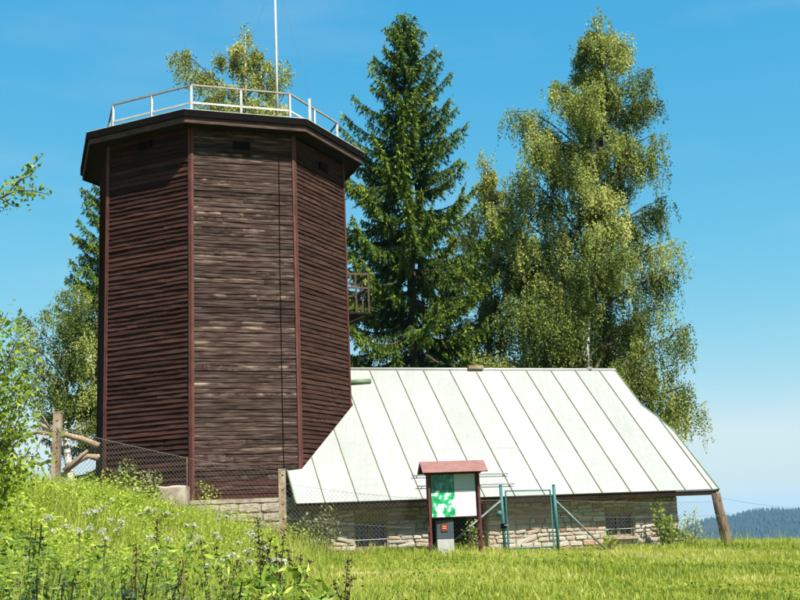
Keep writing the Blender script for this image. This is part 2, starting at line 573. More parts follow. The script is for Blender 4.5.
v = np.concatenate([np.stack([hx, hy, hz - 1], 1)[:, None, :] + ring[None] * hr[:, None, None],
                    np.stack([hx, hy, hz + hh * .45], 1)[:, None, :] + ring[None] * (hr * .62)[:, None, None],
                    np.stack([hx, hy, hz + hh], 1)[:, None, :]], 1)
i = np.arange(n)[:, None, None] * 13
kk = np.arange(6); k2 = (kk + 1) % 6
q = (i + np.stack([kk, k2, k2 + 6, kk + 6], 1)[None]).reshape(-1, 4)
tr = (i + np.stack([kk + 6, k2 + 6, np.full(6, 12)], 1)[None]).reshape(-1, 3)
tt = np.repeat(rng.random(n), 13)
tag(link('hill_forest', cloud_mesh('hill_forest', M['hill_trees'], v.reshape(-1, 3), q, tt, tr)),
    'blue-hazed conifer forest covering the far hill at the right edge', 'forest', kind='stuff')

# ================================================================== TOWER
ZZ_ = Vector((0, 0, 1))


def stone_variant(mat='stone'):
    mb = MB()
    n_ = 10
    ang = [2 * math.pi * (i + random.uniform(-.22, .22)) / n_ for i in range(n_)]
    def pt(a, s):
        c_, s_ = math.cos(a), math.sin(a)
        e = .32 + random.uniform(-.04, .08)
        return (.5 * s * math.copysign(abs(c_) ** e, c_), .5 * s * math.copysign(abs(s_) ** e, s_))
    o1 = [pt(a, 1) for a in ang]
    vs = [(x_, 0, z_) for x_, z_ in o1] + [(x_ * .985, .75, z_ * .95) for x_, z_ in o1]
    vs += [(x_ * .9, .92 + random.uniform(-.1, .16), z_ * .74) for x_, z_ in o1] + [(random.uniform(-.1, .1), 1.08, 0)]
    fs = []
    for r_ in range(2):
        for i in range(n_):
            j = (i + 1) % n_
            fs.append((r_ * n_ + i, r_ * n_ + n_ + i, r_ * n_ + n_ + j, r_ * n_ + j))
    for i in range(n_):
        fs.append((2 * n_ + i, 3 * n_, 2 * n_ + (i + 1) % n_))
    mb.add(vs, fs)
    return mb.mesh('stone', M[mat])


FB = [stone_variant('concrete') for _ in range(5)]
TC = Vector((-5.207, 31.583, 0)); ROT = -1.62842; TR = 3.70; Z0, Z1 = .70, 10.50
def tcor(k, R, z):
    a = ROT + k * math.pi / 4
    return Vector((TC.x + R * math.cos(a), TC.y + R * math.sin(a), z))


tower = empty('lookout_tower', (TC.x, TC.y, Z0))
tag(tower, 'octagonal dark wooden lookout tower with railed flat roof', 'tower')


def octa_ring(R0, R1, z0, z1):
    """closed ring between radii R0<R1, heights z0..z1"""
    mb = MB()
    vs = []
    for k in range(8):
        vs += [tcor(k, R0, z0), tcor(k, R1, z0), tcor(k, R1, z1), tcor(k, R0, z1)]
    fs = []
    for k in range(8):
        a = k * 4; c_ = ((k + 1) % 8) * 4
        for s in range(4):
            s2 = (s + 1) % 4
            fs.append((a + s, c_ + s, c_ + s2, a + s2))
    mb.add(vs, fs)
    return mb


def octa_prism(R, z0, z1):
    mb = MB()
    mb.prism([tcor(k, R, z0) for k in range(8)], (0, 0, z1 - z0))
    return mb


octa_prism(TR - .05, Z0, Z1).build('wall_core', M['dark_wood'], tower)
# plinth
octa_prism(TR + .20, -1.2, Z0 - .10).build('plinth', M['concrete'], tower)
octa_prism(TR + .235, Z0 - .10, Z0).build('plinth_cap', M['concrete'], tower)


def face_frame(k):
    a, b = tcor(k, TR - .05, 0), tcor(k + 1, TR - .05, 0)
    x = (b - a).normalized(); n_ = Vector((x.y, -x.x, 0))
    if n_.dot((a + b) / 2 - TC) < 0: n_ = -n_
    return a, b, x, n_


def board_mesh(mat, length, hgt, low, upp, jit, segs=7):
    mb = MB()
    vs, fs = [], []
    ph = random.uniform(0, 6)
    for i in range(segs + 1):
        x = -length / 2 + length * i / segs
        wv = jit * math.sin(ph + i * 1.1) + random.uniform(-jit, jit) * .6
        wz = jit * .8 * math.sin(ph * 2 + i * .8) + random.uniform(-jit, jit) * .5
        vs += [(x, 0, wz), (x, low + wv, wz), (x, upp + wv * .6, hgt + wz * .5), (x, 0, hgt + wz * .5)]
    for i in range(segs):
        a = i * 4
        for s in range(4):
            fs.append((a + s, a + (s + 1) % 4, a + 4 + (s + 1) % 4, a + 4 + s))
    fs += [(3, 2, 1, 0), (segs * 4, segs * 4 + 1, segs * 4 + 2, segs * 4 + 3)]
    mb.add(vs, fs)
    return mb.mesh('board', mat)


TRIMW = .068
side_len = 2 * (TR - .05) * math.sin(math.pi / 8)
blen = side_len - .10
spec = {-1: ('wood_red', .050, .008, .007), 0: ('wood_grey', .034, .014, .006), 1: ('wood_brown', .042, .009, .005)}
for k in (-1, 0, 1):
    mat, low, upp, jit = spec[k]
    a, b, x, n_ = face_frame(k)
    mid = (a + b) / 2
    hgts = (.115, .128, .142) if k != 0 else (.09, .12, .15)
    var = {h: [board_mesh(M[mat], blen, h + .012, low, upp, jit) for _ in range(4)] for h in set(hgts)}
    z = Z0 + .01
    while z < Z1 - .05:
        h = random.choice(hgts)
        if z + h > Z1 + .02: h = min(hgts)
        flip = random.random() < .5
        xx = -x
        # columns: board x along the wall, y outwards, z up (right-handed)
        mw = Matrix((( xx.x, n_.x, 0, mid.x + n_.x * random.uniform(-.004, .006)), (xx.y, n_.y, 0, mid.y + n_.y * random.uniform(-.004, .006)), (0, 0, 1, z + random.uniform(-.003, .003)), (0, 0, 0, 1)))
        mw = mw @ Matrix.Rotation(random.gauss(0, .0022 if k != 0 else .0030), 4, 'Y')
        me_ = random.choice(var[h])
        obs = []
        if random.random() < .26:                      # two lengths butted together
            f_ = random.choice((.3, .38, .5, .62, .7))
            for (u0, u1) in ((0, f_), (f_, 1)):
                m2 = mw @ Matrix.Translation(((u0 + u1 - 1) / 2 * blen, random.uniform(-.003, .004), random.uniform(-.003, .003))) @ Matrix.Diagonal(((u1 - u0) - .003, 1, 1, 1))
                obs.append(link('board', me_, tower, m2))
        else:
            obs.append(link('board', me_, tower, mw))
        if k == 0 and z < Z0 + .12 + random.uniform(0, .28):      # repainted lowest boards
            for ob in obs:
                ob.material_slots[0].link = 'OBJECT'; ob.material_slots[0].material = M['wood_red']
        z += h
# remaining faces (turned away): one joined cladding
mb = MB()
for k in (2, 3, 4, 5, -2):
    a, b, x, n_ = face_frame(k)
    mid = (a + b) / 2
    z = Z0 + .01
    while z < Z1 - .05:
        vs = []
        for sx in (-1, 1):
            for (yy, zz) in ((0, 0), (.045, 0), (.01, .14), (0, .14)):
                vs.append(mid + x * sx * blen / 2 + n_ * yy + Vector((0, 0, z + zz)))
        mb.add(vs, [(0, 1, 2, 3), (7, 6, 5, 4), (0, 4, 5, 1), (1, 5, 6, 2), (2, 6, 7, 3), (3, 7, 4, 0)])
        z += .128
tag(mb.build('rear_boards', M['wood_red'], tower), kind='stuff')
# corner trims: two boards meeting in an L
for k in range(8):
    mb = MB()
    c0 = tcor(k, TR + .012, Z0)
    for kk in (k - 1, k):
        a, b, x, n_ = face_frame(kk)
        d = x if kk == k else -x
        r = Matrix((x, n_, Vector((0, 0, 1)))).transposed()
        cc = Vector((c0.x, c0.y, 0)) + d * (TRIMW / 2 + (.022 if kk == k else .0)) - n_ * .012
        mb.box((cc.x, cc.y, (Z0 + Z1) / 2 + .02), (TRIMW, .03, Z1 - Z0 - .02), r)
    mb.build('corner_trim', M['trim'], tower)
# eaves
octa_prism(TR + .62, 10.63, 10.815).build('roof_slab', M['felt'], tower)
octa_ring(TR + .45, TR + .628, 10.817, 10.829).build('roof_edging', M['white_metal'], tower)
for k in range(8):
    a, b = tcor(k, TR + .555, 10.475), tcor(k + 1, TR + .555, 10.475)
    n_ = face_frame(k)[3]; x = (b - a).normalized()
    mb = MB()
    mb.prism([a - n_ * .03, a, b, b - n_ * .03][::-1] if k % 2 else [a - n_ * .03, a, b, b - n_ * .03][::-1], (0, 0, .152))
    mb.build('fascia', M['fascia'], tower)
    for s in range(4):
        r0 = TR - .03 + s * .137; r1 = r0 + .128
        a0, b0, a1, b1 = tcor(k, r0, 0), tcor(k + 1, r0, 0), tcor(k, r1, 0), tcor(k + 1, r1, 0)
        mb = MB()
        zz = 10.52 + random.uniform(0, .006)
        mb.prism([p + Vector((0, 0, zz)) for p in (a0, a1, b1, b0)], (0, 0, .025))
        mb.build('soffit_board', M['dark_wood'], tower)  # dark wood colour deepens the shade under the eave
# vents
for k, (px, py) in {-1: (146, 146), 0: (241, 146), 1: (322, 168)}.items():
    a, b, x, n_ = face_frame(k)
    d = at(px, py, 10) ; tt = ((a - Vector((0, 0, 0))).dot(n_)) / d.dot(n_)
    p = d * tt
    r = Matrix((x, n_, Vector((0, 0, 1)))).transposed()
    mb = MB(); mb.box(p + n_ * .035, (.46, .075, .21), r)
    vt = mb.build('vent', M['black'], tower)
    for s in range(3):
        mb = MB(); mb.box(p + n_ * .078 + Vector((0, 0, -.065 + s * .065)), (.42, .012, .02), r)
        mb.build('slat', M['dark_wood'], vt)
# cable down the front
a, b, x, n_ = face_frame(0)
mb = MB()
pts = []
for (px, py) in ((278.5, 156), (279, 200), (279.5, 260), (281, 340), (282, 400), (283.5, 470)):
    d = at(px, py, 10); pts.append(d * (a.dot(n_) / d.dot(n_)) + n_ * .055)
mb.tube(pts, .008, 5)
mb.build('cable', M['black'], tower)
# rough blocks of the footing
for k in (-1, 0, 1):
    a, b = tcor(k, TR + .20, 0), tcor(k + 1, TR + .20, 0)
    n_ = face_frame(k)[3]; x = (b - a).normalized(); ln_ = (b - a).length
    z = Z0 - .11
    for crs in range(4):
        h = random.uniform(.22, .34); s_ = 0
        while s_ < ln_ - .05:
            w_ = min(random.uniform(.45, .95), ln_ - s_)
            c_ = a + x * (s_ + w_ / 2) + ZZ_ * (z - h / 2)
            dep = random.uniform(.03, .06)
            mw = Matrix(((-x.x * (w_ - .02), n_.x * dep, 0, c_.x), (-x.y * (w_ - .02), n_.y * dep, 0, c_.y), (0, 0, h - .02, c_.z), (0, 0, 0, 1)))
            link('footing_block', random.choice(FB), tower, mw)
            s_ += w_
        z -= h
# railing
RL = 3.54; ZD = 10.84
rail = MB()
rl = tag(octa_ring(RL - .02, RL + .03, 11.775, 11.82).build('handrail', M['rail_brown'], tower))
octa_ring(RL - .012, RL + .012, 11.27, 11.325).build('lower_rail', M['white_metal'], tower)
for k in range(8):
    for f_ in (0, .5):
        p = tcor(k, RL, 0).lerp(tcor(k + 1, RL, 0), f_)
        mb = MB(); mb.box((p.x, p.y, (ZD + 11.775) / 2), (.055, .055, 11.775 - ZD), Matrix.Rotation(ROT + k * math.pi / 4, 3, 'Z'))
        mb.build('rail_post', M['white_metal'], tower)
p = at(309.6, 99, 29.6); mb = MB(); mb.box((p.x, p.y, (p.z + ZD) / 2), (.07, .07, p.z - ZD)); mb.build('vent_pipe', M['white_metal'], tower)
p = at(277.4, 114, 30.2); mb = MB()
mb.tube([(p.x, p.y, ZD), (p.x, p.y, 13.6), (p.x - .01, p.y, 16.9)], [.042, .036, .026], 8)
mast = mb.build('mast', M['white_metal'], tower)
for (dx, dy) in ((-1.9, .6), (1.3, 1.2)):
    mb = MB(); mb.tube([(p.x, p.y, 16.2), (p.x + dx, p.y + dy, ZD)], .0025, 4); mb.build('guy_wire', M['wire'], mast)
# balcony on the rear right side
a, b, x, n_ = face_frame(2)
mid = tcor(2, TR, 0).lerp(tcor(3, TR, 0), .38)
p0 = at(352, 316, mid.y)
zf = p0.z; zt = at(352, 277.5, mid.y).z
bal = None
r = Matrix((x, n_, Vector((0, 0, 1)))).transposed()
c0 = Vector((mid.x, mid.y, 0)); DEP = .78; HW = .62
mb = MB(); mb.box(c0 + n_ * (DEP / 2) + Vector((0, 0, zf)), (HW * 2, DEP, .06), r)
bal = mb.build('balcony_floor', M['dark_wood'], tower)
mb = MB(); mb.bar(c0 + n_ * DEP * .95 - x * HW * .9 + Vector((0, 0, zf - .03)), c0 + n_ * .02 - x * HW * .9 + Vector((0, 0, zf - .35)), .05, .05)
mb.build('bracket', M['dark_wood'], bal); mb = MB()
mb.bar(c0 + n_ * DEP * .95 + x * HW * .9 + Vector((0, 0, zf - .03)), c0 + n_ * .02 + x * HW * .9 + Vector((0, 0, zf - .35)), .05, .05)
mb.build('bracket', M['dark_wood'], bal)
for zz in (zt, zt - .42):
    mb = MB()
    Zv = Vector((0, 0, zz))
    mb.bar(c0 - x * HW + Zv, c0 - x * HW + n_ * DEP + Zv, .05, .05)
    mb.bar(c0 - x * (HW + .02) + n_ * (DEP + .0) + Zv, c0 + x * (HW + .02) + n_ * DEP + Zv, .045, .055)
    mb.bar(c0 + x * HW + Zv, c0 + x * HW + n_ * DEP + Zv, .05, .05)
    mb.build('balcony_rail', M['rust'], bal)
for (sx, sy) in ((-1, 1), (0, 1), (1, 1), (-1, .5), (1, .5)):
    mb = MB(); q_ = c0 + x * HW * sx + n_ * DEP * sy
    mb.box((q_.x, q_.y, (zf + zt) / 2), (.045, .045, zt - zf - .02)); mb.build('balcony_post', M['rust'], bal)

# ================================================================== STONE BUILDING
E0 = Vector((-1.265, 28.206, .50)); AL = .31578; BE = .7276; SS = .8586
L = Vector((math.cos(AL), math.sin(AL), 0)); NN = Vector((-math.sin(AL), math.cos(AL), 0)); ZZ = Vector((0, 0, 1))
U = NN * math.cos(BE) + ZZ * math.sin(BE)
RN = -NN * math.sin(BE) + ZZ * math.cos(BE)      # outward normal of the front slope
house = empty('stone_cottage', E0 + L * 4.5 + NN * 4.5 - ZZ * 1.3, AL)
tag(house, 'low rubble stone cottage with pale seamed sheet metal roof', 'cottage')
HR = 6.0


def rp(j, h, off=0):
    return E0 + L * (j * SS) + U * h + RN * off


# outline of the front slope: lowest and highest h for each j
def top_h(j):
    pts = [(-1.85, 1.29), (-1.41, 1.34), (.93, 4.16), (.94, HR), (11.66, HR), (11.67, 5.9), (11.70, 4.05), (11.97, 3.45), (12.2, 2.75), (12.23, 0)]
    for (j0, h0), (j1, h1) in zip(pts, pts[1:]):
        if j0 <= j <= j1: return h0 + (h1 - h0) * (j - j0) / (j1 - j0)
    return 0


brk = [-1.85, -1.41, .93, .94, 11.66, 11.67, 11.70, 11.97, 12.2, 12.23]
for j in range(-2, 13):
    a = max(j, -1.85); b = min(j + 1, 12.23)
    ks = sorted(set([a, b] + [k for k in brk if a < k < b]))
    low = [rp(k, 0, 0) for k in (a, b)]
    high = [rp(k, max(top_h(k), .02), 0) for k in reversed(ks)]
    mb = MB()
    mb.prism(low + high, RN * .03)
    mb.build('roof_panel', M['sheet'], house)
for j in range(-1, 13):
    hmax = top_h(j) - .02
    if 0 <= j < 1: hmax = min(hmax, top_h(j) - .02)
    mb = MB()
    mb.bar(rp(j, .0, .042), rp(j, hmax, .042), .021, .028, RN)
    mb.build('seam', M['seam'], house)
# sheet joints (cross laps)
for j in range(1, 12):
    if random.random() < .25:
        h = random.choice((2.05, 2.1, 4.0, 3.9))
        if h < top_h(j) - .3 and h < top_h(j + .9) - .3:
            mb = MB(); mb.bar(rp(j + .03, h, .032), rp(j + .97, h, .032), .03, .006, RN); mb.build('lap_joint', M['sheet'], house)
# ridge cap, rakes, eave board
mb = MB(); mb.tube([rp(.95, HR + .01, .03), rp(11.7, HR + .01, .03)], .055, 8); mb.build('ridge_cap', M['sheet'], house)
mb = MB(); mb.bar(rp(-1.87, -.0, 0), rp(-1.87, 1.29, 0), .03, .12, RN); mb.build('rake_board', M['roof_green'], house)
mb = MB()
for (p_, q_) in (((11.69, HR), (11.72, 4.05)), ((11.72, 4.05), (11.99, 3.45)), ((11.99, 3.45), (12.22, 2.75)), ((12.22, 2.75), (12.26, -.02))):
    mb.bar(rp(p_[0], p_[1], -.015), rp(q_[0], q_[1], -.015), .03, .13, RN)
mb.build('rake_board', M['roof_green'], house)
mb = MB(); mb.bar(rp(-1.83, 0, 0) + NN * .05 - ZZ * .075, rp(12.2, 0, 0) + NN * .05 - ZZ * .075, .04, .13); mb.build('eave_board', M['dark_wood'], house)
# back slope and soffit
mb = MB()
rT0, rT1 = rp(.2, HR, 0), rp(11.7, HR, 0)
bN = NN * (2 * HR * math.cos(BE))
mb.prism([E0 + L * 12.2 * SS + bN, E0 + L * .2 * SS + bN, rT0, rT1], (NN * math.sin(BE) + ZZ * math.cos(BE)) * .03)
mb.build('back_slope', M['sheet'], house)
mb = MB()
mb.prism([rp(-1.8, .1, -.05), rp(11.6, .1, -.05), rp(11.6, HR - .05, -.05), rp(1.2, HR - .05, -.05)][::1], RN * .035)
mb.build('roof_boarding', M['dark_wood'], house)
# two thin bars along the roof
for (j0, j1, h) in ((1.91, 5.1, .85), (1.93, 5.12, .42)):
    mb = MB(); mb.tube([rp(j0, h, .11), rp(j1, h - .03, .11)], .018, 6)
    g = mb.build('roof_bar', M['galv'], house)
    for f_ in (.05, .35, .65, .95):
        jj = j0 + (j1 - j0) * f_
        mb = MB(); mb.bar(rp(jj, h - .02, .02), rp(jj, h - .02, .11), .025, .012); mb.build('bracket', M['galv'], g)
mb = MB(); p = rp(10.62, HR, .03); mb.tube([p, p + ZZ * .85], .018, 6); mb.box(p + ZZ * .06, (.14, .14, .08)); mb.build('lightning_rod', M['galv'], house)
mb = MB(); p = rp(6.0, HR, .0); mb.box(p + ZZ * .09, (.5, .3, .1), Matrix.Rotation(AL, 3, 'Z')); mb.build('ridge_vent', M['post_concrete'], house)
# green gutter pipe beside the tower
def on_roof(px, py, off):
    d = at(px, py, 10); return d * ((E0 + RN * off).dot(RN) / d.dot(RN))
p = on_roof(350, 382.5, .08); q_ = on_roof(370.5, 381, .08)
mb = MB(); mb.tube([p, q_], .075, 10); mb.build('gutter_pipe', M['roof_green'], house)

# walls
WO = .60
W0 = E0 + NN * WO
WL, WR = -1.35, 9.52
ZB, ZT = -1.5, .62
def wp(s, z, o=0):
    return Vector((W0.x, W0.y, 0)) + L * s - NN * o + ZZ * z


OPEN = [(.05, .92, -.68, .02, 'window'), (2.12, 3.72, -1.5, .45, 'door'), (7.22, 8.10, -.68, -.03, 'window')]
TH = .45
mb = MB()
cuts = sorted({WL, WR} | {o[0] for o in OPEN} | {o[1] for o in OPEN})
for a, b in zip(cuts, cuts[1:]):
    op = [o for o in OPEN if o[0] <= a + 1e-6 and o[1] >= b - 1e-6]
    spans = [(ZB, ZT)]
    if op:
        spans = [(ZB, op[0][2]), (op[0][3], ZT)]
    for z0, z1 in spans:
        if z1 - z0 < .02: continue
        mb.prism([wp(a, z0), wp(b, z0), wp(b, z0, -TH), wp(a, z0, -TH)], (0, 0, z1 - z0))
wall = mb.build('wall', M['mortar'], house)
mb = MB()
for s in (WL, WR - TH):
    mb.prism([wp(s, ZB, -TH - .002), wp(s + TH, ZB, -TH - .002), wp(s + TH, ZB, -7.7), wp(s, ZB, -7.7)], (0, 0, ZT - ZB))
mb.prism([wp(WL, ZB, -7.702), wp(WR, ZB, -7.702), wp(WR, ZB, -8.1), wp(WL, ZB, -8.1)], (0, 0, ZT - ZB))
mb.build('side_walls', M['mortar'], house)
# gable fill above the right side wall
mb = MB()
mb.prism([wp(WR - TH, ZT + .002, -.45), wp(WR - TH, ZT + .002, -7.4), wp(WR - TH, 4.0, -3.9)], L * TH)
mb.build('gable', M['mortar'], house)


SV = [stone_variant() for _ in range(9)]
z = -.98
cnt = 0
rest = MB()
while z < .44:
    h = random.uniform(.085, .17)
    s = WL + random.uniform(0, .1)
    while s < WR - .06:
        wd = random.uniform(.16, .52) * (1 + .5 * (random.random() < .12))
        if s + wd > WR: wd = WR - s
        e = s + wd
        blocked = None
        for (a, b, z0, z1, kd) in OPEN:
            zt_ = z1 + (.16 if kd == 'window' else 0)
            if e > a - .0 and s < b + .0 and z + h > z0 and z < zt_:
                blocked = (a, b); break
        if blocked:
            a, b = blocked
            if a - s > .13: e = a
            else:
                s = b + .008; continue
        hh = h * random.uniform(.88, 1.0)
        c = wp((s + e) / 2, z + h / 2 + random.uniform(-.008, .008))
        ln = (e - s) - .018
        dep = random.uniform(.018, .065)
        mw = Matrix(((-L.x * ln, -NN.x * dep, 0, c.x), (-L.y * ln, -NN.y * dep, 0, c.y), (0, 0, hh - .014, c.z), (0, 0, 0, 1)))
        if ln > .07 and z + h > float(ground_z(c.x, c.y)) + .02:
            rt_ = Matrix.Rotation(random.gauss(0, .05), 4, 'Y')
            if cnt < 300:
                link('stone', random.choice(SV), wall, mw @ rt_); cnt += 1
            else:
                sv_ = random.choice(SV); m_ = mw @ rt_
                rest.add([m_ @ v_.co for v_ in sv_.vertices], [tuple(p_.vertices) for p_ in sv_.polygons])
        s = e
    z += h

if rest.v: tag(rest.build('upper_stones', M['stone'], wall), kind='stuff')
for (a, b, z0, z1, kd) in OPEN:
    if kd == 'window':
        wd, ht = b - a, z1 - z0
        win = MB()
        fr = .06
        dpt = -.12
        r = Matrix.Rotation(AL, 3, 'Z')
        for (sx0, sx1, sz0, sz1) in ((a, a + fr, z0, z1), (b - fr, b, z0, z1), (a + fr, b - fr, z0, z0 + fr), (a + fr, b - fr, z1 - fr, z1), ((a + b) / 2 - .045, (a + b) / 2 + .045, z0 + fr, z1 - fr)):
            win.box(wp((sx0 + sx1) / 2, (sz0 + sz1) / 2, dpt), (sx1 - sx0, .07, sz1 - sz0), r)
        wn = win.build('window', M['window_wood'], house)
        for (s0, s1) in ((a + fr, (a + b) / 2 - .045), ((a + b) / 2 + .045, b - fr)):
            mb = MB(); mb.box(wp((s0 + s1) / 2, (z0 + z1) / 2, dpt - .02), (s1 - s0, .01, ht - 2 * fr), r)
            mb.build('pane', M['glass'], wn)
            mb = MB(); mb.box(wp((s0 + s1) / 2, (z0 + z1) / 2, dpt + .01), (s1 - s0, .02, .025), r); mb.build('glazing_bar', M['window_wood'], wn)
        for i in range(5):
            s = a + .08 + (wd - .16) * i / 4
            mb = MB(); mb.tube([wp(s, z0 + .01, -.03), wp(s, z1 - .01, -.03)], .008, 5); mb.build('grille_bar', M['rust'], wn)
        for zz in (z0 + ht * .33, z0 + ht * .67):
            mb = MB(); mb.tube([wp(a, zz, -.018), wp(b, zz, -.018)], .007, 5); mb.build('grille_bar', M['galv'], wn)
        mb = MB(); mb.box(wp((a + b) / 2, z0 - .035, .03), (wd + .16, .2, .055), r); mb.build('sill', M['concrete'], wn)
        nb = 11
        for i in range(nb):      # soldier course
            s = a - .06 + (wd + .12) * (i + .5) / nb
            mb = MB(); mb.box(wp(s, z1 + .085 + random.uniform(-.004, .004), .0), ((wd + .12) / nb - .012, .05 + random.uniform(0, .016), .15), r)
            mb.build('brick', M['lintel'], wall)
    else:
        r = Matrix.Rotation(AL, 3, 'Z')
        dr = MB()
        dr.box(wp((a + b) / 2, (z0 + z1) / 2, -.30), (b - a, .04, z1 - z0), r)
        dd = dr.build('door', M['door_dark'], house)
        nb = 9
        for i in range(nb):
            s = a + (b - a) * (i + .5) / nb
            mb = MB(); mb.box(wp(s, (z0 + z1) / 2, -.262), ((b - a) / nb - .012, .03, z1 - z0 - .02), r); mb.build('door_board', M['door_dark'], dd)

# ================================================================== FENCES, GATE, BOARD
def gzf(x, y): return float(ground_z(x, y))


pA = at(58, 413, 28.5); pB = at(282, 470, 27.2); pC = at(716, 493, 30.6)
# plain square post with white cap band, left
po = empty('fence_post', (pA.x, pA.y, gzf(pA.x, pA.y)))
tag(po, 'pale square fence post among bushes and dead branches left of the tower', 'post')
mb = MB(); b_ = gzf(pA.x, pA.y) - .2
mb.bar((pA.x - .03, pA.y, b_), (pA.x, pA.y, pA.z), .20, .17); mb.build('shaft', M['post_concrete'], po)
mb = MB(); mb.box((pA.x, pA.y, pA.z + .012), (.225, .19, .03)); mb.build('cap', M['concrete'], po)
for i in range(4):
    mb = MB(); mb.box((pA.x + .02, pA.y - .09, pA.z - .2 - i * .35), (.05, .02, .02)); mb.build('wire_clip', M['rust'], po)
po = empty('fence_post', (pB.x, pB.y, gzf(pB.x, pB.y)))
tag(po, 'stained grey fence post in front of the tower corner by the roof eave', 'post')
mb = MB(); b_ = gzf(pB.x, pB.y) - .25
mb.bar((pB.x, pB.y, b_), (pB.x, pB.y, pB.z), .165, .16); mb.build('shaft', M['post_concrete'], po)
mb = MB(); mb.box((pB.x, pB.y, pB.z + .012), (.175, .17, .025)); mb.build('cap', M['concrete'], po)
for i in range(4):
    mb = MB(); mb.box((pB.x + .02, pB.y - .085, pB.z - .12 - i * .35), (.05, .02, .02)); mb.build('wire_clip', M['rust'], po)
po = empty('fence_post', (pC.x + .1, pC.y, gzf(pC.x, pC.y)))
tag(po, 'leaning weathered wooden fence post under the right end of the roof', 'post')
bz = gzf(pC.x, pC.y)
mb = MB()
mb.tube([(pC.x + .24, pC.y, bz - .3), (pC.x + .16, pC.y, bz + .15), (pC.x + .12, pC.y, bz + .55), (pC.x + .03, pC.y, bz + 1.0), (pC.x, pC.y, pC.z)], [.17, .15, .135, .13, .12], 9, jit=.12)
sh = mb.build('shaft', M['old_wood'], po)
for i in range(3):
    mb = MB(); mb.box((pC.x + .05 + .05 * i, pC.y - .125, pC.z - .2 - i * .4), (.06, .02, .02)); mb.build('wire_clip', M['rust'], po)


def wire_panel(par, a_top, b_top, a_bot, b_bot, cell=.075, r=.0022, name='wire_mesh'):
    """diamond netting between two posts"""
    a_top, b_top, a_bot, b_bot = map(Vector, (a_top, b_top, a_bot, b_bot))
    wdt = ((b_top - a_top).length + (b_bot - a_bot).length) / 2
    hgt = ((a_top - a_bot).length + (b_top - b_bot).length) / 2
    def P(u, v_):
        return a_bot.lerp(b_bot, u).lerp(a_top.lerp(b_top, u), v_)
    mb = MB()
    nrm = (b_bot - a_bot).cross(ZZ).normalized()
    n_ = int((wdt + hgt) / cell)
    for fam in (0, 1):
        for i in range(n_ + 1):
            s0 = i * cell - hgt; s1 = s0 + hgt
            v0, v1 = 0., 1.
            if s0 < 0: v0 = -s0 / hgt; s0 = 0
            if s1 > wdt: v1 = 1 - (s1 - wdt) / hgt; s1 = wdt
            if v1 - v0 < .02: continue
            u0, u1 = s0 / wdt, s1 / wdt
            if fam: u0, u1 = 1 - u0, 1 - u1
            o = nrm * (.003 if fam else -.003)
            sg = max(1, int((v1 - v0) * 3))
            mb.tube([P(u0 + (u1 - u0) * t_ / sg, v0 + (v1 - v0) * t_ / sg) + o for t_ in range(sg + 1)], r, 3, caps=False)
    tag(mb.build(name, M['wire'], par), kind='stuff')


def wires(par, a, b, sag=.03, r=.0032, offs=(0,)):
    for o in offs:
        mb = MB()
        a_, b_ = Vector(a) + ZZ * o, Vector(b) + ZZ * o
        mb.tube([a_.lerp(b_, t_ / 8) - ZZ * sag * 4 * (t_ / 8) * (1 - t_ / 8) for t_ in range(9)], r, 4)
        mb.build('strand', M['wire'], par)


pM = at(187, 458, 27.2)
def foot(p, dz=.02): return Vector((p.x, p.y, gzf(p.x, p.y) + dz))
aT = Vector((pA.x, pA.y - .1, at(58, 428, pA.y).z))
fn = empty('wire_fence', foot((pA + pM) / 2)); tag(fn, 'sagging wire netting in front of the tower beside the left post', 'fence')
wire_panel(fn, aT, pM, foot(aT), foot(pM), cell=.11, r=.0042); wires(fn, aT, pM, .02, .007)
mb = MB(); mb.tube([foot(pM, -.2), pM + ZZ * .03], .02, 6); mb.build('stake', M['rust'], fn)
fn = empty('wire_fence', foot((pB + pM) / 2)); tag(fn, 'thin wire netting before the tower between its stake and the stained post', 'fence')
wire_panel(fn, pM, pB - ZZ * .05 - Vector((0, .1, 0)), foot(pM), foot(pB), cell=.14, r=.0016)
wires(fn, pM, pB - ZZ * .05 - Vector((0, .1, 0)), .03, .003)
g1 = at(500.5, 486, 28.6); g2 = at(553.5, 485.5, 29.1)
fn = empty('wire_fence', foot((pB + g1) / 2)); tag(fn, 'wire netting between the stained post and the gate along the cottage wall', 'fence')
pb2 = pB - ZZ * .42 - Vector((0, .1, 0)); g1b = g1 - ZZ * .42
wire_panel(fn, pb2, g1b, foot(pb2), foot(g1b), cell=.11, r=.0020)
wires(fn, pb2 + ZZ * .1, g1b + ZZ * .06, .12, .0035); wires(fn, pb2 - ZZ * .75, g1b - ZZ * .75, .03, .003)
fn = empty('wire_fence', foot((pC + g2) / 2)); tag(fn, 'wire netting between the gate and the leaning wooden post', 'fence')
pc2 = pC - ZZ * .25 - Vector((0, .14, 0)); g2b = g2 - ZZ * .4
wire_panel(fn, g2b, pc2, foot(g2b), foot(pc2), cell=.11, r=.0018)
wires(fn, g2b + ZZ * .03, pc2 + ZZ * .03, .05, .0035); wires(fn, g2b - ZZ * .4, pc2 - ZZ * .35, .03, .0035); wires(fn, g2b - ZZ * .7, pc2 - ZZ * .65, .03, .0035)
pD = at(835, 508, 31.5)
fn = empty('wire_fence', foot((pC + pD) / 2)); tag(fn, 'loose fence strands running right from the leaning wooden post', 'fence')
wires(fn, pC - ZZ * .12 - Vector((0, .14, 0)), pD, .10, .004); wires(fn, pC - ZZ * .5 - Vector((0, .14, 0)), pD - ZZ * .35, .08, .003)
mb = MB(); mb.tube([foot(pD, -.2), pD + ZZ * .1], .06, 8); mb.build('stake', M['old_wood'], fn)

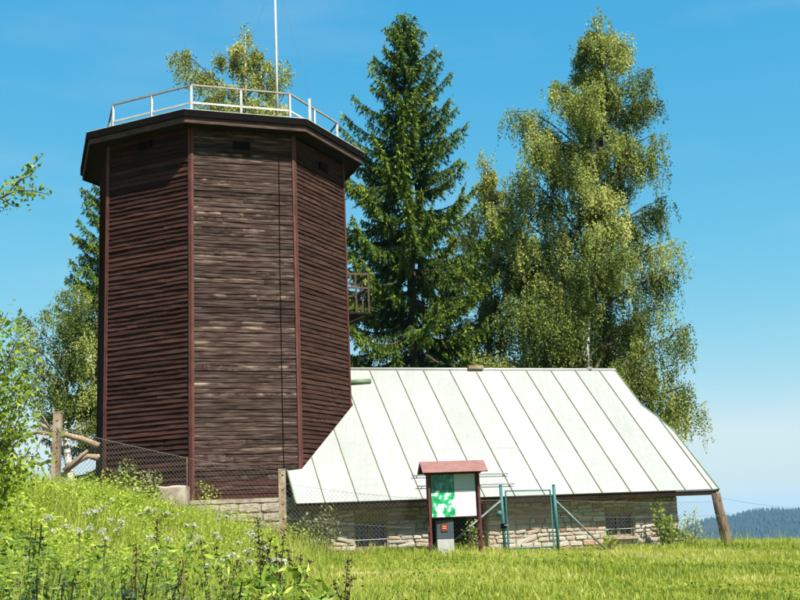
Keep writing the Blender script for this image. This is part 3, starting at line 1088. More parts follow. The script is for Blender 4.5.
# gate
gate = empty('wire_gate', foot((g1 + g2) / 2)); tag(gate, 'teal tube garden gate with two posts and diagonal struts', 'gate')
for p, px in ((g1, 0), (g2, 1)):
    mb = MB(); f_ = foot(p, -.25); mb.tube([(p.x + .03, p.y, f_.z), (p.x, p.y, p.z)], .043, 10)
    pst = mb.build('gate_post', M['teal'], gate)
    mb = MB(); mb.tube([(p.x, p.y, p.z), (p.x, p.y, p.z + .03)], [.05, .03], 10); mb.build('cap', M['teal'], pst)
b1 = foot(at(437, 545, 28.0), -.05); a1 = g1 - ZZ * .36
mb = MB(); mb.tube([a1, b1], .026, 8); mb.build('strut', M['strut'], gate)
b2 = foot(at(609, 543, 29.4), -.05); a2 = g2 - ZZ * .36
mb = MB(); mb.tube([a2, b2], .026, 8); mb.build('strut', M['strut'], gate)
q1 = Vector((g1.x + .12, g1.y + .03, 0)); q2 = Vector((g2.x - .10, g2.y - .03, 0))
zt1, zt2 = at(506, 491, 28.7).z, at(551, 490, 29.0).z
zb1 = gzf(q1.x, q1.y) + .10
mb = MB(); mb.tube([(q1.x, q1.y, zb1), (q1.x, q1.y, zt1), (q2.x, q2.y, zt2), (q2.x, q2.y, zb1), (q1.x, q1.y, zb1)]  , .026, 8, caps=False)
fr = mb.build('gate_frame', M['teal'], gate)
wire_panel(gate, (q1.x, q1.y, zt1), (q2.x, q2.y, zt2), (q1.x, q1.y, zb1), (q2.x, q2.y, zb1), cell=.085, r=.0022)
p = at(503.5, 526, 28.55)
mb = MB(); mb.box(p, (.14, .08, .12)); lk = mb.build('lock', M['black'], gate)
mb = MB(); mb.bar(p + Vector((.02, -.05, .02)), p + Vector((.13, -.05, .02)), .015, .025); mb.build('handle', M['galv'], lk)
p = at(499.5, 513.5, 28.5)
mb = MB(); mb.tube([p, p + Vector((0, -.012, 0))], .075, 16); mb.build('round_plate', M['teal'], gate)

# information board
ib = empty('information_board', foot(at(456, 545, 28.0))); tag(ib, 'roofed information board with green poster and white sheets', 'sign')
sl_, sr_ = at(429.5, 545, 27.6), at(482, 545, 27.85)
zb_ = gzf(sl_.x, sl_.y)
D = (Vector((sr_.x, sr_.y, 0)) - Vector((sl_.x, sl_.y, 0))); SW = D.length; D.normalize()
DN = Vector((D.y, -D.x, 0))                        # towards the camera
B0 = Vector((sl_.x, sl_.y, 0))
def bp(s, z, o=0): return B0 + D * s + DN * o + ZZ * z
rB = Matrix((D, -DN, ZZ)).transposed()
zt_ = at(450, 461, 27.7).z; ze = at(450, 471, 27.5).z
for s in (0.03, SW - .03):                          # ladder-like posts
    for o in (-.09, .09):
        mb = MB(); mb.box(bp(s, (zb_ - .2 + ze) / 2, o), (.055, .04, ze - zb_ + .25), rB); mb.build('post', M['board_post'], ib)
    for i in range(9):
        zc = zb_ + .12 + i * (ze - zb_ - .2) / 9
        mb = MB(); mb.bar(bp(s, zc, -.07), bp(s, zc + (.12 if i % 2 else -.02), .07), .03, .02); mb.build('brace', M['board_post'], ib)
zp0, zp1 = at(450, 517.5, 27.6).z, at(450, 472.5, 27.6).z
PX0, PX1 = .10, SW - .10
mb = MB(); mb.box(bp(SW / 2, (zp0 + zp1) / 2, -.01), (SW - .1, .04, zp1 - zp0), rB); pb = mb.build('back_panel', M['board_post'], ib)


def poster_mat(name, kind):
    m, t, b = newmat(name)
    tc = N(t, 'ShaderNodeTexCoord')
    b.inputs['Roughness'].default_value = .35
    if kind == 'forest':
        nz = noise(t, 7, 6, .7, tc.outputs['Object'])
        c = ramp(t, [(.32, (.004, .04, .035)), (.5, (.012, .12, .09)), (.60, (.03, .26, .26)), (.75, (.20, .50, .55))], nz.outputs[0])
        t.links.new(c.outputs[0], b.inputs['Base Color'])
    elif kind == 'map':
        nz = noise(t, 5.5, 3, .5, tc.outputs['Object'])
        c = ramp(t, [(.38, (.006, .16, .06)), (.52, (.02, .36, .14)), (.56, (.70, .80, .74)), (.75, (.82, .88, .86))], nz.outputs[0])
        c.color_ramp.interpolation = 'LINEAR'
        t.links.new(c.outputs[0], b.inputs['Base Color'])
    elif kind == 'text':
        sp = N(t, 'ShaderNodeSeparateXYZ'); t.links.new(tc.outputs['Object'], sp.inputs[0])
        wv = N(t, 'ShaderNodeTexWave', bands_direction='Z'); wv.inputs['Scale'].default_value = 14; wv.inputs['Distortion'].default_value = .0
        t.links.new(tc.outputs['Object'], wv.inputs['Vector'])
        mp = N(t, 'ShaderNodeMapping'); mp.inputs['Scale'].default_value = (30, 1, 6); t.links.new(tc.outputs['Object'], mp.inputs[0])
        nz = noise(t, 2, 2, .5, mp.outputs[0])
        mul = N(t, 'ShaderNodeMath', operation='MULTIPLY'); t.links.new(wv.outputs[0], mul.inputs[0]); t.links.new(nz.outputs[0], mul.inputs[1])
        c = ramp(t, [(.25, (.30, .40, .44)), (.5, (.19, .26, .29))], mul.outputs[0])
        t.links.new(c.outputs[0], b.inputs['Base Color'])
    return m


zm = at(450, 490, 27.6).z; sm = SW * .515
for nm, s0, s1, z0, z1, mt in (('forest_poster', PX0, sm - .005, zm + .004, zp1 - .03, poster_mat('forest_print', 'forest')),
                               ('map_poster', PX0, sm - .005, zp0 + .02, zm - .004, poster_mat('map_print', 'map')),
                               ('text_poster', sm + .005, PX1, zm + .004, zp1 - .03, poster_mat('text_print', 'text')),
                               ('white_sheet', sm + .005, PX1, zp0 + .02, zm - .004, M['paper'])):
    mb = MB(); mb.box((0, 0, 0), (s1 - s0, .008, z1 - z0), None)
    c = bp((s0 + s1) / 2, (z0 + z1) / 2, .016)
    mw = Matrix.Translation(c) @ rB.to_4x4()
    mb.build(nm, mt, pb, mw)
# roof of the board
ro = .16
mb = MB()
A_, B_ = bp(-ro, zt_, -.02), bp(SW + ro, zt_, -.02)
for sgn in (1, -1):
    a2_, b2_ = bp(-ro, ze - .03, sgn * .36), bp(SW + ro, ze - .03, sgn * .36)
    poly = [A_, a2_, b2_, B_] if sgn > 0 else [A_, B_, b2_, a2_]
    nrm = ((poly[1] - poly[0]).cross(poly[2] - poly[1])).normalized()
    mb = MB(); mb.prism([p_ - nrm * .02 for p_ in poly], nrm * .025); mb.build('roof_sheet', M['board_roof'], ib)
for s in (-ro + .05, SW + ro - .05):
    mb = MB(); mb.prism([bp(s - .015, zt_ - .05, -.02), bp(s - .015, ze - .03, .28), bp(s - .015, ze - .03, -.32)], D * .03); mb.build('gable_board', M['dark_wood'], ib)
mb = MB(); mb.box(bp(SW / 2, ze - .03, .0), (SW + .1, .06, .08), rB); mb.build('beam', M['dark_wood'], ib)
# cabinet under the board: a thing of its own
c0_ = at(437, 545, 27.75); c1_ = at(454, 545, 27.8)
cb = empty('meter_cabinet', foot(at(446, 545, 27.8))); tag(cb, 'grey-blue cabinet on a pale base with a small red plate', 'cabinet')
cw = c1_.x - c0_.x; cx = (c0_.x + c1_.x) / 2; cy = c0_.y
z1_ = at(446, 520, cy).z; z0_ = at(446, 538.5, cy).z
mb = MB(); mb.box((cx, cy + .13, (z0_ + z1_) / 2), (cw, .24, z1_ - z0_), Matrix.Rotation(.1, 3, 'Z')); mb.build('body', M['box_grey'], cb)
mb = MB(); mb.box((cx, cy + .13, (z0_ + zb_ - .3) / 2 - .01), (cw * .98, .22, z0_ - zb_ + .3), Matrix.Rotation(.1, 3, 'Z')); mb.build('base', M['box_white'], cb)
pr = at(444.5, 527.5, cy - .005)
mb = MB(); mb.box((pr.x, pr.y, pr.z), (.17, .012, .19), Matrix.Rotation(.1, 3, 'Z')); pl = mb.build('red_plate', M['red_sign'], cb)
for dz in (.03, -.02):
    mb = MB(); mb.box((pr.x, pr.y - .008, pr.z + dz), (.10, .004, .018), Matrix.Rotation(.1, 3, 'Z')); mb.build('print_line', M['yellow'], pl)

# concrete block beside the tower
p0, p1 = at(133, 488, 26.9), at(186, 487, 26.9)
mb = MB()
cx, cy = (p0.x + p1.x) / 2, 27.1
hw = (p1.x - p0.x) / 2
zt_b = p1.z + .04
ngr = 9
top = []
vs, fs = [], []
for i in range(ngr):
    x_ = cx - hw + 2 * hw * i / (ngr - 1)
    jz = random.uniform(-.02, .015)
    vs += [(x_, cy - .26 + random.uniform(-.015, .015), zt_b - .65), (x_, cy - .25 + random.uniform(-.02, .02), zt_b - .04 + jz), (x_, cy - .20, zt_b + jz), (x_, cy + .25, zt_b + random.uniform(-.02, .01)), (x_, cy + .27, zt_b - .65)]
for i in range(ngr - 1):
    for s in range(5):
        fs.append((i * 5 + s, i * 5 + 5 + s, i * 5 + 5 + (s + 1) % 5, i * 5 + (s + 1) % 5))
fs += [(0, 1, 2, 3, 4), tuple((ngr - 1) * 5 + s for s in (4, 3, 2, 1, 0))]
mb.add(vs, fs)
tag(mb.build('concrete_block', M['concrete']), 'weathered concrete block in the grass before the red-brown tower face', 'block')


# ================================================================== TREES
def tube_np(mb, pts, r0, r1, sides=6):
    n_ = len(pts)
    mb.tube(pts, [r0 + (r1 - r0) * i / (n_ - 1) for i in range(n_)], sides, caps=False)


def sample_segs(A, B, per_m, jitter):
    """points along many segments"""
    ln = np.linalg.norm(B - A, axis=1)
    cnt_ = np.maximum(1, rng.poisson(ln * per_m))
    ii = np.repeat(np.arange(len(A)), cnt_)
    t_ = rng.random(len(ii))
    d = unit(B - A)[ii]
    return A[ii] + (B - A)[ii] * t_[:, None] + rng.normal(size=(len(ii), 3)) * jitter, d, t_, ii


def spruce(name, label, base, H, Lmax, trunk_r, seed, group, lean=(0, 0), dens=1.0, leafn=1.0):
    rs = np.random.default_rng(seed)
    root = empty(name, base)
    tag(root, label, 'tree', group)
    base = np.array(base, float)
    def axis(z):
        f_ = z / H
        return base + np.array([lean[0] * f_ * f_ + .12 * math.sin(f_ * 5), lean[1] * f_, z])
    mb = MB()
    tp = [axis(H * i / 14) for i in range(15)]
    mb.tube(tp, [trunk_r * (1 - i / 14.3) + .012 for i in range(15)], 9, caps=False, jit=.06)
    mb.build('trunk', M['bark_spruce'], root)
    limbs = MB()
    A, B, TT = [], [], []
    z = 1.2
    while z < H - .15:
        f_ = z / H
        nb = rs.integers(5, 7)
        a0 = rs.uniform(0, 6.28)
        for i in range(nb):
            az = a0 + i * 2 * math.pi / nb + rs.normal(0, .22)
            ln = Lmax * min(1, 2.3 * (1 - f_)) ** .8 * (.72 + .28 * (1 - f_)) * rs.uniform(.55, 1.12) + .25
            if f_ < .2: ln *= .85
            if rs.random() < .10: ln *= .55
            up = .75 * f_ ** 2 - .30 * (1 - f_) + rs.normal(0, .10)       # initial slope
            dirh = np.array([math.cos(az), math.sin(az), 0])
            sidev = np.array([-math.sin(az), math.cos(az), 0])
            p0 = axis(z + rs.normal(0, .09))
            ns = 9
            pts = []
            for s in range(ns):
                u_ = s / (ns - 1)
                drop = up * u_ * ln - .28 * ln * math.sin(u_ * 2.4) * (1 - f_ * .8) + .22 * ln * u_ ** 3 * (1 - .3 * f_)
                pts.append(p0 + dirh * (ln * u_ * .97) + sidev * (.05 * ln * math.sin(u_ * 3 + i)) + np.array([0, 0, drop]))
            limbs.tube([Vector(p) for p in pts], [max(.008, trunk_r * .26 * (1 - f_ * .6) * (1 - s / ns)) for s in range(ns)], 4, caps=False)
            pts = np.array(pts)
            ntw = max(9, int(ln * 33 * dens))
            for s in range(ntw):
                u_ = (s + rs.random()) / ntw
                u_ = .12 + .88 * u_
                q_ = u_ * (ns - 1); i0 = min(int(q_), ns - 2)
                p = pts[i0] + (pts[i0 + 1] - pts[i0]) * (q_ - i0)
                sg = 1 if s % 2 else -1
                tl = (.20 + .17 * ln * (1 - u_) ** .5) * rs.uniform(.5, 1.2)
                tl = min(tl, .95)
                hang = rs.uniform(.5, 2.6) * (1.1 - .75 * f_)
                dv = dirh * rs.uniform(.2, .7) + sidev * sg * rs.uniform(.2, .8) + np.array([0, 0, -hang])
                dv /= np.linalg.norm(dv)
                A.append(p); B.append(p + dv * tl); TT.append((u_, rs.random()))
            # tip
            A.append(pts[-2]); B.append(pts[-1] + (pts[-1] - pts[-2]) * .25); TT.append((1, .9))
        z += (.66 - .34 * f_) * rs.uniform(.8, 1.25)
    A.append(axis(H - .7)); B.append(axis(H) + np.array([0, 0, .25])); TT.append((1, .5))
    tag(limbs.build('branches', M['bark_spruce'], root), kind='stuff')
    A, B, TT = np.array(A), np.array(B), np.array(TT)
    c, d, t_, ii = sample_segs(A, B, 27 * leafn, .025)
    n_ = len(c)
    ax = d + rng.normal(size=(n_, 3)) * .42
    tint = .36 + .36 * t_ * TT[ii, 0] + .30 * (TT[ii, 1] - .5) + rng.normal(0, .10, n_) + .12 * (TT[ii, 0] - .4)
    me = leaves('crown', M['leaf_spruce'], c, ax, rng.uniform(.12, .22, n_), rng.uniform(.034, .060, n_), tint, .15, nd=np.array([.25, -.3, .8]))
    tag(link('crown', me, root), kind='stuff')
    return root, n_


def birch(name, label, base, H, prof, trunk_r, seed, group, lean=(0, 0), nl=30, lf=(.075, .125), dens=1.0, z_lo=.12, mat='leaf_birch', hang=1.0, bark='bark_birch', tintoff=0):
    """prof(f, az) -> crown radius at relative height f"""
    rs = np.random.default_rng(seed)
    root = empty(name, base)
    tag(root, label, 'tree', group)
    base = np.array(base, float)
    def axis(f_):
        return base + np.array([lean[0] * f_ ** 1.4 + .25 * math.sin(f_ * 4.0 + seed), lean[1] * f_ + .2 * math.sin(f_ * 5 + seed), H * f_])
    mb = MB()
    mb.tube([axis(i / 16) for i in range(17)], [trunk_r * (1 - i / 16.6) ** .9 + .012 for i in range(17)], 9, caps=False, jit=.05)
    mb.build('trunk', M[bark], root)
    limbs = MB()
    A, B, TT = [], [], []
    def strands(p, n_, spread, lenf, clump):
        for _ in range(n_):
            o = rs.normal(size=3) * np.array([spread, spread, spread * .7])
            a_ = p + o
            ln = rs.uniform(.35, 1.0) * lenf
            sw = rs.normal(0, .16, 2)
            A.append(a_); B.append(a_ + np.array([sw[0] * ln, sw[1] * ln, -ln])); TT.append((clump, rs.random()))
    for i in range(nl):
        f0 = z_lo + (.97 - z_lo) * ((i + rs.random()) / nl) ** .92
        az = i * 2.39996 + rs.normal(0, .35)
        r_ = prof(min(f0 + .05, 1), az) * (rs.uniform(.80, 1.14) if rs.random() < .62 else rs.uniform(.38, .72))
        rise = r_ * rs.uniform(.45, 1.0) * (.6 + .6 * f0)
        dirh = np.array([math.cos(az), math.sin(az), 0])
        sidev = np.array([-math.sin(az), math.cos(az), 0])
        p0 = axis(max(.03, f0 - rise / H * .55))
        ns = 7
        pts = []
        for s in range(ns):
            u_ = s / (ns - 1)
            pts.append(p0 + dirh * r_ * u_ + sidev * r_ * .10 * math.sin(u_ * 3 + i) + np.array([0, 0, rise * (u_ * 1.35 - .42 * u_ ** 3)]))
        pts = np.array(pts)
        lr = max(.018, trunk_r * .36 * (1 - f0 * .7))
        tube_np(limbs, [Vector(p) for p in pts], lr, .010, 5)
        clump = rs.normal(0, .10)
        nsub = max(3, int(3 + r_ * 1.5))
        for k in range(nsub):
            u_ = .22 + .78 * (k + rs.random()) / nsub
            q_ = u_ * (ns - 1); i0 = min(int(q_), ns - 2)
            p = pts[i0] + (pts[i0 + 1] - pts[i0]) * (q_ - i0)
            sl_ = r_ * rs.uniform(.16, .42) * (1.15 - u_ * .6)
            sa = rs.uniform(0, 6.28)
            e = p + (dirh * .5 + np.array([math.cos(sa), math.sin(sa), rs.uniform(-.05, .55)])) * sl_
            tube_np(limbs, [Vector(p), Vector((p + e) / 2 + np.array([0, 0, .06 * sl_])), Vector(e)], lr * .45, .012, 4)
            cl2 = clump + rs.normal(0, .08)
            strands(e, int(rs.integers(13, 21) * dens), .13 + .026 * r_, (.55 + .28 * r_) * hang, cl2)
            strands((p + e) / 2, int(6 * dens), .12 + .022 * r_, (.40 + .20 * r_) * hang, cl2 - .10)
    for f_ in (.93, .96, .985, 1.0, 1.012): strands(axis(f_), int(12 * dens), .20, .8, 0)
    tag(limbs.build('limbs', M['bark_grey'], root), kind='stuff')
    A, B, TT = np.array(A), np.array(B), np.array(TT)
    c, d, t_, ii = sample_segs(A, B, 26, .045)
    n_ = len(c)
    ax = np.array([0, 0, -1.0]) + rng.normal(size=(n_, 3)) * .6
    tint = .52 + tintoff + 1.5 * TT[ii, 0] + .26 * (TT[ii, 1] - .5) + rng.normal(0, .15, n_)
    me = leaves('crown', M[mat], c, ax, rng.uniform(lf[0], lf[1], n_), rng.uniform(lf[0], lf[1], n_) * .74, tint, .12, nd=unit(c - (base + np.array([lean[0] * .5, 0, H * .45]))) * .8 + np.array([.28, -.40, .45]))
    tag(link('crown', me, root), kind='stuff')
    return root, n_


def lerp_prof(tab):
    fs = [a for a, _, _ in tab]
    def prof(f_, az):
        lft = np.interp(f_, fs, [b for _, b, _ in tab]); rgt = np.interp(f_, fs, [c_ for _, _, c_ in tab])
        w_ = .5 + .5 * math.cos(az)
        return float(lft + (rgt - lft) * w_)
    return prof


def gb(x, y): return (x, y, gzf(x, y) - .1)


stat = []
# main spruce behind the cottage
bx = at(413, 365, 42)
bz = gzf(bx.x, 42)
topz = at(408, 14, 42).z
stat.append(spruce('spruce_tree', 'tall dark green spruce behind the cottage beside the tower', (bx.x - .1, 42, bz), topz - bz - .2, 4.5, .30, 3, 'trees behind the cottage', lean=(.45, 0))[1])
# large birch to the right of it
bx = at(578, 385, 43); bz = gzf(bx.x, 43); topz = at(597, 21, 43).z
stat.append(birch('birch_tree', 'tall drooping birch behind the right half of the cottage roof', (bx.x, 43, bz), topz - bz,
    lerp_prof([(0, 1.5, 2), (.12, 3.6, 3.7), (.30, 4.0, 3.9), (.5, 3.8, 3.7), (.65, 3.3, 3.1), (.8, 2.6, 2.6), (.92, 1.9, 2.1), (1, .5, .7)]), .30, 11, 'trees behind the cottage', lean=(1.75, 0), nl=96, dens=1.25, lf=(.060, .108))[1])
# paler birch between the two
bx = at(492, 370, 46); bz = gzf(bx.x, 46); topz = at(497, 160, 46).z
stat.append(birch('birch_tree', 'shorter pale green birch between the spruce and tall birch', (bx.x, 46, bz), topz - bz,
    lerp_prof([(0, 1, 1), (.2, 2.4, 2.2), (.5, 2.5, 2.3), (.8, 1.9, 1.7), (1, .4, .4)]), .2, 23, 'trees behind the cottage', nl=46, dens=1.15, mat='leaf_birch_pale', lf=(.065, .105))[1])
# birch behind the tower, its top above the railing
bx = at(238, 110, 47); bz = gzf(bx.x, 47); topz = at(252, 36, 47).z
stat.append(birch('birch_tree', 'yellow-green birch whose top shows above the tower railing', (bx.x - .2, 47, bz), topz - bz,
    lerp_prof([(0, 1, 1), (.3, 3.2, 3), (.7, 3.2, 2.6), (.86, 3.3, 2.2), (.95, 2.9, 1.7), (1, .9, .9)]), .26, 31, 'trees behind the tower', lean=(.7, 0), nl=52, dens=.9, lf=(.07, .115), z_lo=.45, mat='leaf_birch_pale', hang=.7)[1])
# left of the tower: spruce and birch
bx = at(113, 440, 44); bz = gzf(bx.x, 44); topz = at(108, 150, 44).z
stat.append(spruce('spruce_tree', 'dark spruce half hidden behind the left edge of the tower', (bx.x, 44, bz), topz - bz, 3.1, .2, 41, 'trees behind the tower')[1])
bx = at(72, 440, 41); bz = gzf(bx.x, 41); topz = at(72, 289, 41).z
stat.append(birch('birch_tree', 'grey-green weeping birch left of the tower', (bx.x, 41, bz), topz - bz,
    lerp_prof([(0, .5, .5), (.3, 1.2, 1.2), (.6, 2.2, 1.3), (.85, 2.1, 1.2), (1, .7, .5)]), .15, 53, 'trees behind the tower', nl=26, dens=.7, hang=1.0, z_lo=.35, mat='leaf_birch', tintoff=-.12, lf=(.055, .095))[1])


# fallen dead tree left of the tower
ft = empty('fallen_tree', gb(-9.0, 29.2)); tag(ft, 'bare dead branches of a fallen tree left of the tower', 'tree')
def dead(pp, r0, r1, Y, dy=0):
    n_ = len(pp)
    mb = MB(); mb.tube([at(x_, y_, Y + dy * i) for i, (x_, y_) in enumerate(pp)], [r0 + (r1 - r0) * i / (n_ - 1) for i in range(n_)], 9, jit=.16)
    return mb
dead([(99, 445.5), (82, 439), (66, 435), (52, 434), (36, 432), (26, 437)], .088, .05, 29.20, .02).build('trunk', M['bark_dead'], ft)
dead([(64, 436), (54, 431), (46, 427), (38, 423)], .075, .04, 29.22, .03).build('branch', M['bark_dead'], ft)
dead([(99, 457.5), (95, 457.3), (88, 456), (78, 462), (70, 468), (60, 478)], .085, .05, 29.10, .02).build('branch', M['bark_dead'], ft)
dead([(64, 471), (72, 463), (80, 457), (88, 450)], .075, .035, 29.00, .03).build('branch', M['bark_dead'], ft)
dead([(60, 463), (48, 461), (40, 465), (34, 462)], .05, .03, 29.20, .03).build('branch', M['bark_dead'], ft)
dead([(50, 428), (44, 418), (40, 413)], .02, .008, 29.20, .05).build('branch', M['bark_dead'], ft)
dead([(44, 434), (40, 442), (36, 452)], .02, .010, 29.20, .05).build('branch', M['bark_dead'], ft)


# shrubs
def shrub(name, label, base, stems, leaf, mat, seed, n_per=34, group=None, spread=.16, lsz=(.04, .075), cat='shrub'):
    """stems: list of (tip point, radius); leaves clustered along the upper stem and on side twigs"""
    rs = np.random.default_rng(seed)
    root = empty(name, base); tag(root, label, cat, group)
    mb = MB(); A, B, TT = [], [], []
    b0 = np.array(base, float)
    for tip in stems:
        tip = np.array(tip, float)
        st = b0 + np.array([rs.normal(0, .12), rs.normal(0, .12), 0])
        ln = np.linalg.norm(tip - st)
        mid = (st + tip) / 2 + np.array([rs.normal(0, .06), rs.normal(0, .06), .10]) * ln
        pts = [st * (1 - t_) ** 2 + 2 * mid * t_ * (1 - t_) + tip * t_ ** 2 for t_ in np.linspace(0, 1, 7)]
        tube_np(mb, [Vector(p) for p in pts], .006 + .006 * ln, .004, 5)
        for k in range(int(5 + ln * 4)):
            u_ = rs.uniform(.3, 1); q_ = u_ * 6; i0 = min(int(q_), 5)
            p = pts[i0] + (pts[i0 + 1] - pts[i0]) * (q_ - i0)
            d = rs.normal(size=3) * np.array([1, 1, .6]) + np.array([0, 0, .2])
            d /= np.linalg.norm(d)
            e = p + d * rs.uniform(.15, .45) * min(1, ln * .5)
            tube_np(mb, [Vector(p), Vector((p + e) / 2 + np.array([0, 0, .02])), Vector(e)], .005, .003, 4)
            A.append(p); B.append(e); TT.append(rs.random())
        A.append(pts[-3]); B.append(pts[-1]); TT.append(.7)
    tag(mb.build('stems', M['bark_grey'], root), kind='stuff')
    A, B, TT = np.array(A), np.array(B), np.array(TT)
    c, d, t_, ii = sample_segs(A, B, n_per, spread * .3)
    n_ = len(c)
    ax = rng.normal(size=(n_, 3)) + d * .6 + np.array([0, 0, -.25])
    tint = .42 + .42 * TT[ii] + rng.normal(0, .18, n_)
    tag(link('foliage', leaves('foliage', M[mat], c, ax, rng.uniform(*lsz, n_), rng.uniform(*lsz, n_) * .68, tint), root), kind='stuff')
    return n_


# bright shrub at the left edge, and the tree whose branch reaches into view
b0 = gb(-5.6, 13.0)
tips = []
for (px, py) in [(2, 318), (8, 312), (20, 335), (14, 350), (28, 358), (40, 372), (30, 385), (20, 400), (8, 372), (26, 428), (10, 420), (30, 448), (14, 452), (-10, 340), (-25, 360), (-20, 400), (4, 440), (24, 372), (-6, 430), (36, 462), (16, 474), (2, 470)]:
    tips.append(at(px, py, random.uniform(12.2, 13.8)))
stat.append(shrub('leafy_shrub', 'bright yellow-green leafy shrub at the left edge', b0, tips, None, 'leaf_bush', 5, n_per=46, lsz=(.045, .085), spread=.25))
# young tree just outside the frame
ty = empty('young_tree', gb(-6.4, 8.2)); tag(ty, 'young tree whose leafy twig reaches in at the upper left', 'tree')
mb = MB(); gzz = gzf(-6.4, 8.2)
tube_np(mb, [Vector((-6.4, 8.2, gzz - .1)), Vector((-6.35, 8.2, 1.0)), Vector((-6.45, 8.25, 3.0)), Vector((-6.4, 8.2, 5.2))], .09, .02, 8)
mb.build('trunk', M['bark_grey'], ty)
mb = MB(); A, B = [], []
tw = [Vector((-6.42, 8.22, 1.9)), at(-200, 236, 8.7), at(-60, 222, 9.0), at(-20, 208, 9.0), at(5, 196, 9.0), at(16, 184, 9.0), at(28, 170, 9.0), at(41, 156.5, 9.0)]
tube_np(mb, tw, .022, .003, 5)
sub = [[(5, 196), (18, 190), (34, 191), (50, 195)], [(0, 198), (8, 203), (14, 206), (20, 207)], [(-20, 208), (-6, 206), (4, 208), (2, 212)], [(16, 184), (24, 178), (30, 176), (37, 167)], [(-10, 202), (0, 190), (6, 184), (12, 183)], [(22, 190), (27, 194), (28, 198), (28, 202)]]
tws = [[at(x_, y_, 9.0 + .05 * i) for (x_, y_) in s_] for i, s_ in enumerate(sub)]
for s_ in tws: tube_np(mb, s_, .006, .003, 4)
for s_ in tws + [tw[3:]]:
    for a_, b_ in zip(s_, s_[1:]): A.append(tuple(a_)); B.append(tuple(b_))
# off-frame crown
rs = np.random.default_rng(77)
for i in range(26):
    z_ = rs.uniform(1.2, 5.0); az = rs.uniform(0, 6.28)
    a_ = np.array([-6.4, 8.2, z_]); e = a_ + np.array([math.cos(az) * .9 - .5, math.sin(az) * .9, .45]) * rs.uniform(.5, 1.0)
    tube_np(mb, [Vector(a_), Vector((a_ + e) / 2 + np.array([0, 0, .05])), Vector(e)], .015, .004, 4)
    A.append(tuple(a_ * .4 + e * .6)); B.append(tuple(e))
tag(mb.build('limbs', M['bark_grey'], ty), kind='stuff')
c, d, t_, ii = sample_segs(np.array(A), np.array(B), 95, .035)
n_ = len(c)
tag(link('crown', leaves('crown', M['leaf_bush'], c, rng.normal(size=(n_, 3)) + np.array([.2, 0, -.5]), rng.uniform(.030, .056, n_), rng.uniform(.024, .042, n_), rng.normal(.42, .25, n_)), ty), kind='stuff')

# plants along the cottage wall
p = at(668, 546, 30.9)
stat.append(shrub('climbing_shrub', 'leafy green climbing shrub at the cottage corner by the right window', gb(p.x, p.y),
    [at(x_, y_, 30.9) for (x_, y_) in ((660, 507), (663, 516), (668, 522), (672, 524), (677, 529), (666, 530), (674, 536), (661, 526), (670, 538), (680, 534), (663, 539), (658, 512), (672, 530), (667, 527))], None, 'leaf_bush', 8, n_per=60, lsz=(.07, .13), spread=.3))
p = at(690, 547, 30.7)
stat.append(shrub('wall_weed', 'feathery tall weeds between the cottage corner and leaning post', gb(p.x, p.y),
    [at(x_, y_, 30.7) for (x_, y_) in ((684, 524), (690, 514), (694, 520), (699, 530), (688, 533), (705, 536), (682, 537), (694, 512), (697, 535))], None, 'herb', 9, n_per=22, lsz=(.05, .10), spread=.3, cat='weed'))
p = at(322, 545, 27.6)
stat.append(shrub('elder_shrub', 'pale straggly shrub behind the stained post under the eave', gb(p.x, p.y),
    [at(x_, y_, 27.7) for (x_, y_) in ((306, 512), (318, 516), (324, 510), (330, 507), (312, 524), (322, 526), (335, 514), (328, 519), (300, 520), (308, 532), (320, 536), (296, 528), (340, 530))], None, 'leaf_elder', 12, n_per=26, lsz=(.05, .10), spread=.3))
p = at(612, 547, 29.8)
stat.append(shrub('wall_weed', 'low yellow-green weed under the right cottage window', gb(p.x, p.y),
    [at(x_, y_, 29.8) for (x_, y_) in ((604, 540), (609, 537), (614, 539), (619, 541), (607, 544))], None, 'herb', 14, n_per=60, lsz=(.05, .10), spread=.3, cat='weed'))
p = at(474, 547, 28.6)
stat.append(shrub('wall_weed', 'thin weed standing in the dark doorway behind the information board', gb(p.x, p.y),
    [at(x_, y_, 28.8) for (x_, y_) in ((470, 526), (474, 522), (478, 530), (466, 536), (480, 538), (472, 540))], None, 'herb', 15, n_per=26, lsz=(.05, .10), spread=.3, cat='weed'))
for (px, py, tipsl, lab) in ((126, 486, ((122, 464), (128, 468), (132, 463), (118, 472), (134, 472)), 'tallest pale leafy herb growing before the red-brown tower face'),
                             (152, 490, ((148, 471), (152, 474), (156, 478), (146, 478)), 'small pale leafy herb beside the concrete block')):
    p = at(px, py, 26.6)
    stat.append(shrub('leafy_herb', lab, gb(p.x, p.y), [at(x_, y_, 26.6) for (x_, y_) in tipsl], None, 'leaf_elder', 21, n_per=40, lsz=(.06, .12), spread=.3, cat='herb'))

# ================================================================== GRASS
def visible(x, y, margin=40):
    """keep what the picture plausibly sees (plus a margin for neighbouring views)"""
    px = 400 + F_PX * x / np.maximum(y, .1)
    return (px > -160) & (px < 960)


def scatter(n_, y0, y1, power=1.0):
    y = y0 + (y1 - y0) * rng.random(n_) ** power
    x = (rng.uniform(-160, 960, n_) - 400) / F_PX * y
    return x, y


def patch(x, y):
    return .5 + .25 * np.sin(x * .8 + 1.7 * np.sin(y * .5)) + .25 * np.sin(y * 1.1 + x * .35 + 2)


def inhouse(x, y):
    dx, dy = x - W0.x, y - W0.y
    s = dx * L.x + dy * L.y; o = dx * NN.x + dy * NN.y
    return ((s > WL - .05) & (s < WR + .05) & (o > -.05) & (o < 8)) | ((x - TC.x) ** 2 + (y - TC.y) ** 2 < 3.75 ** 2)


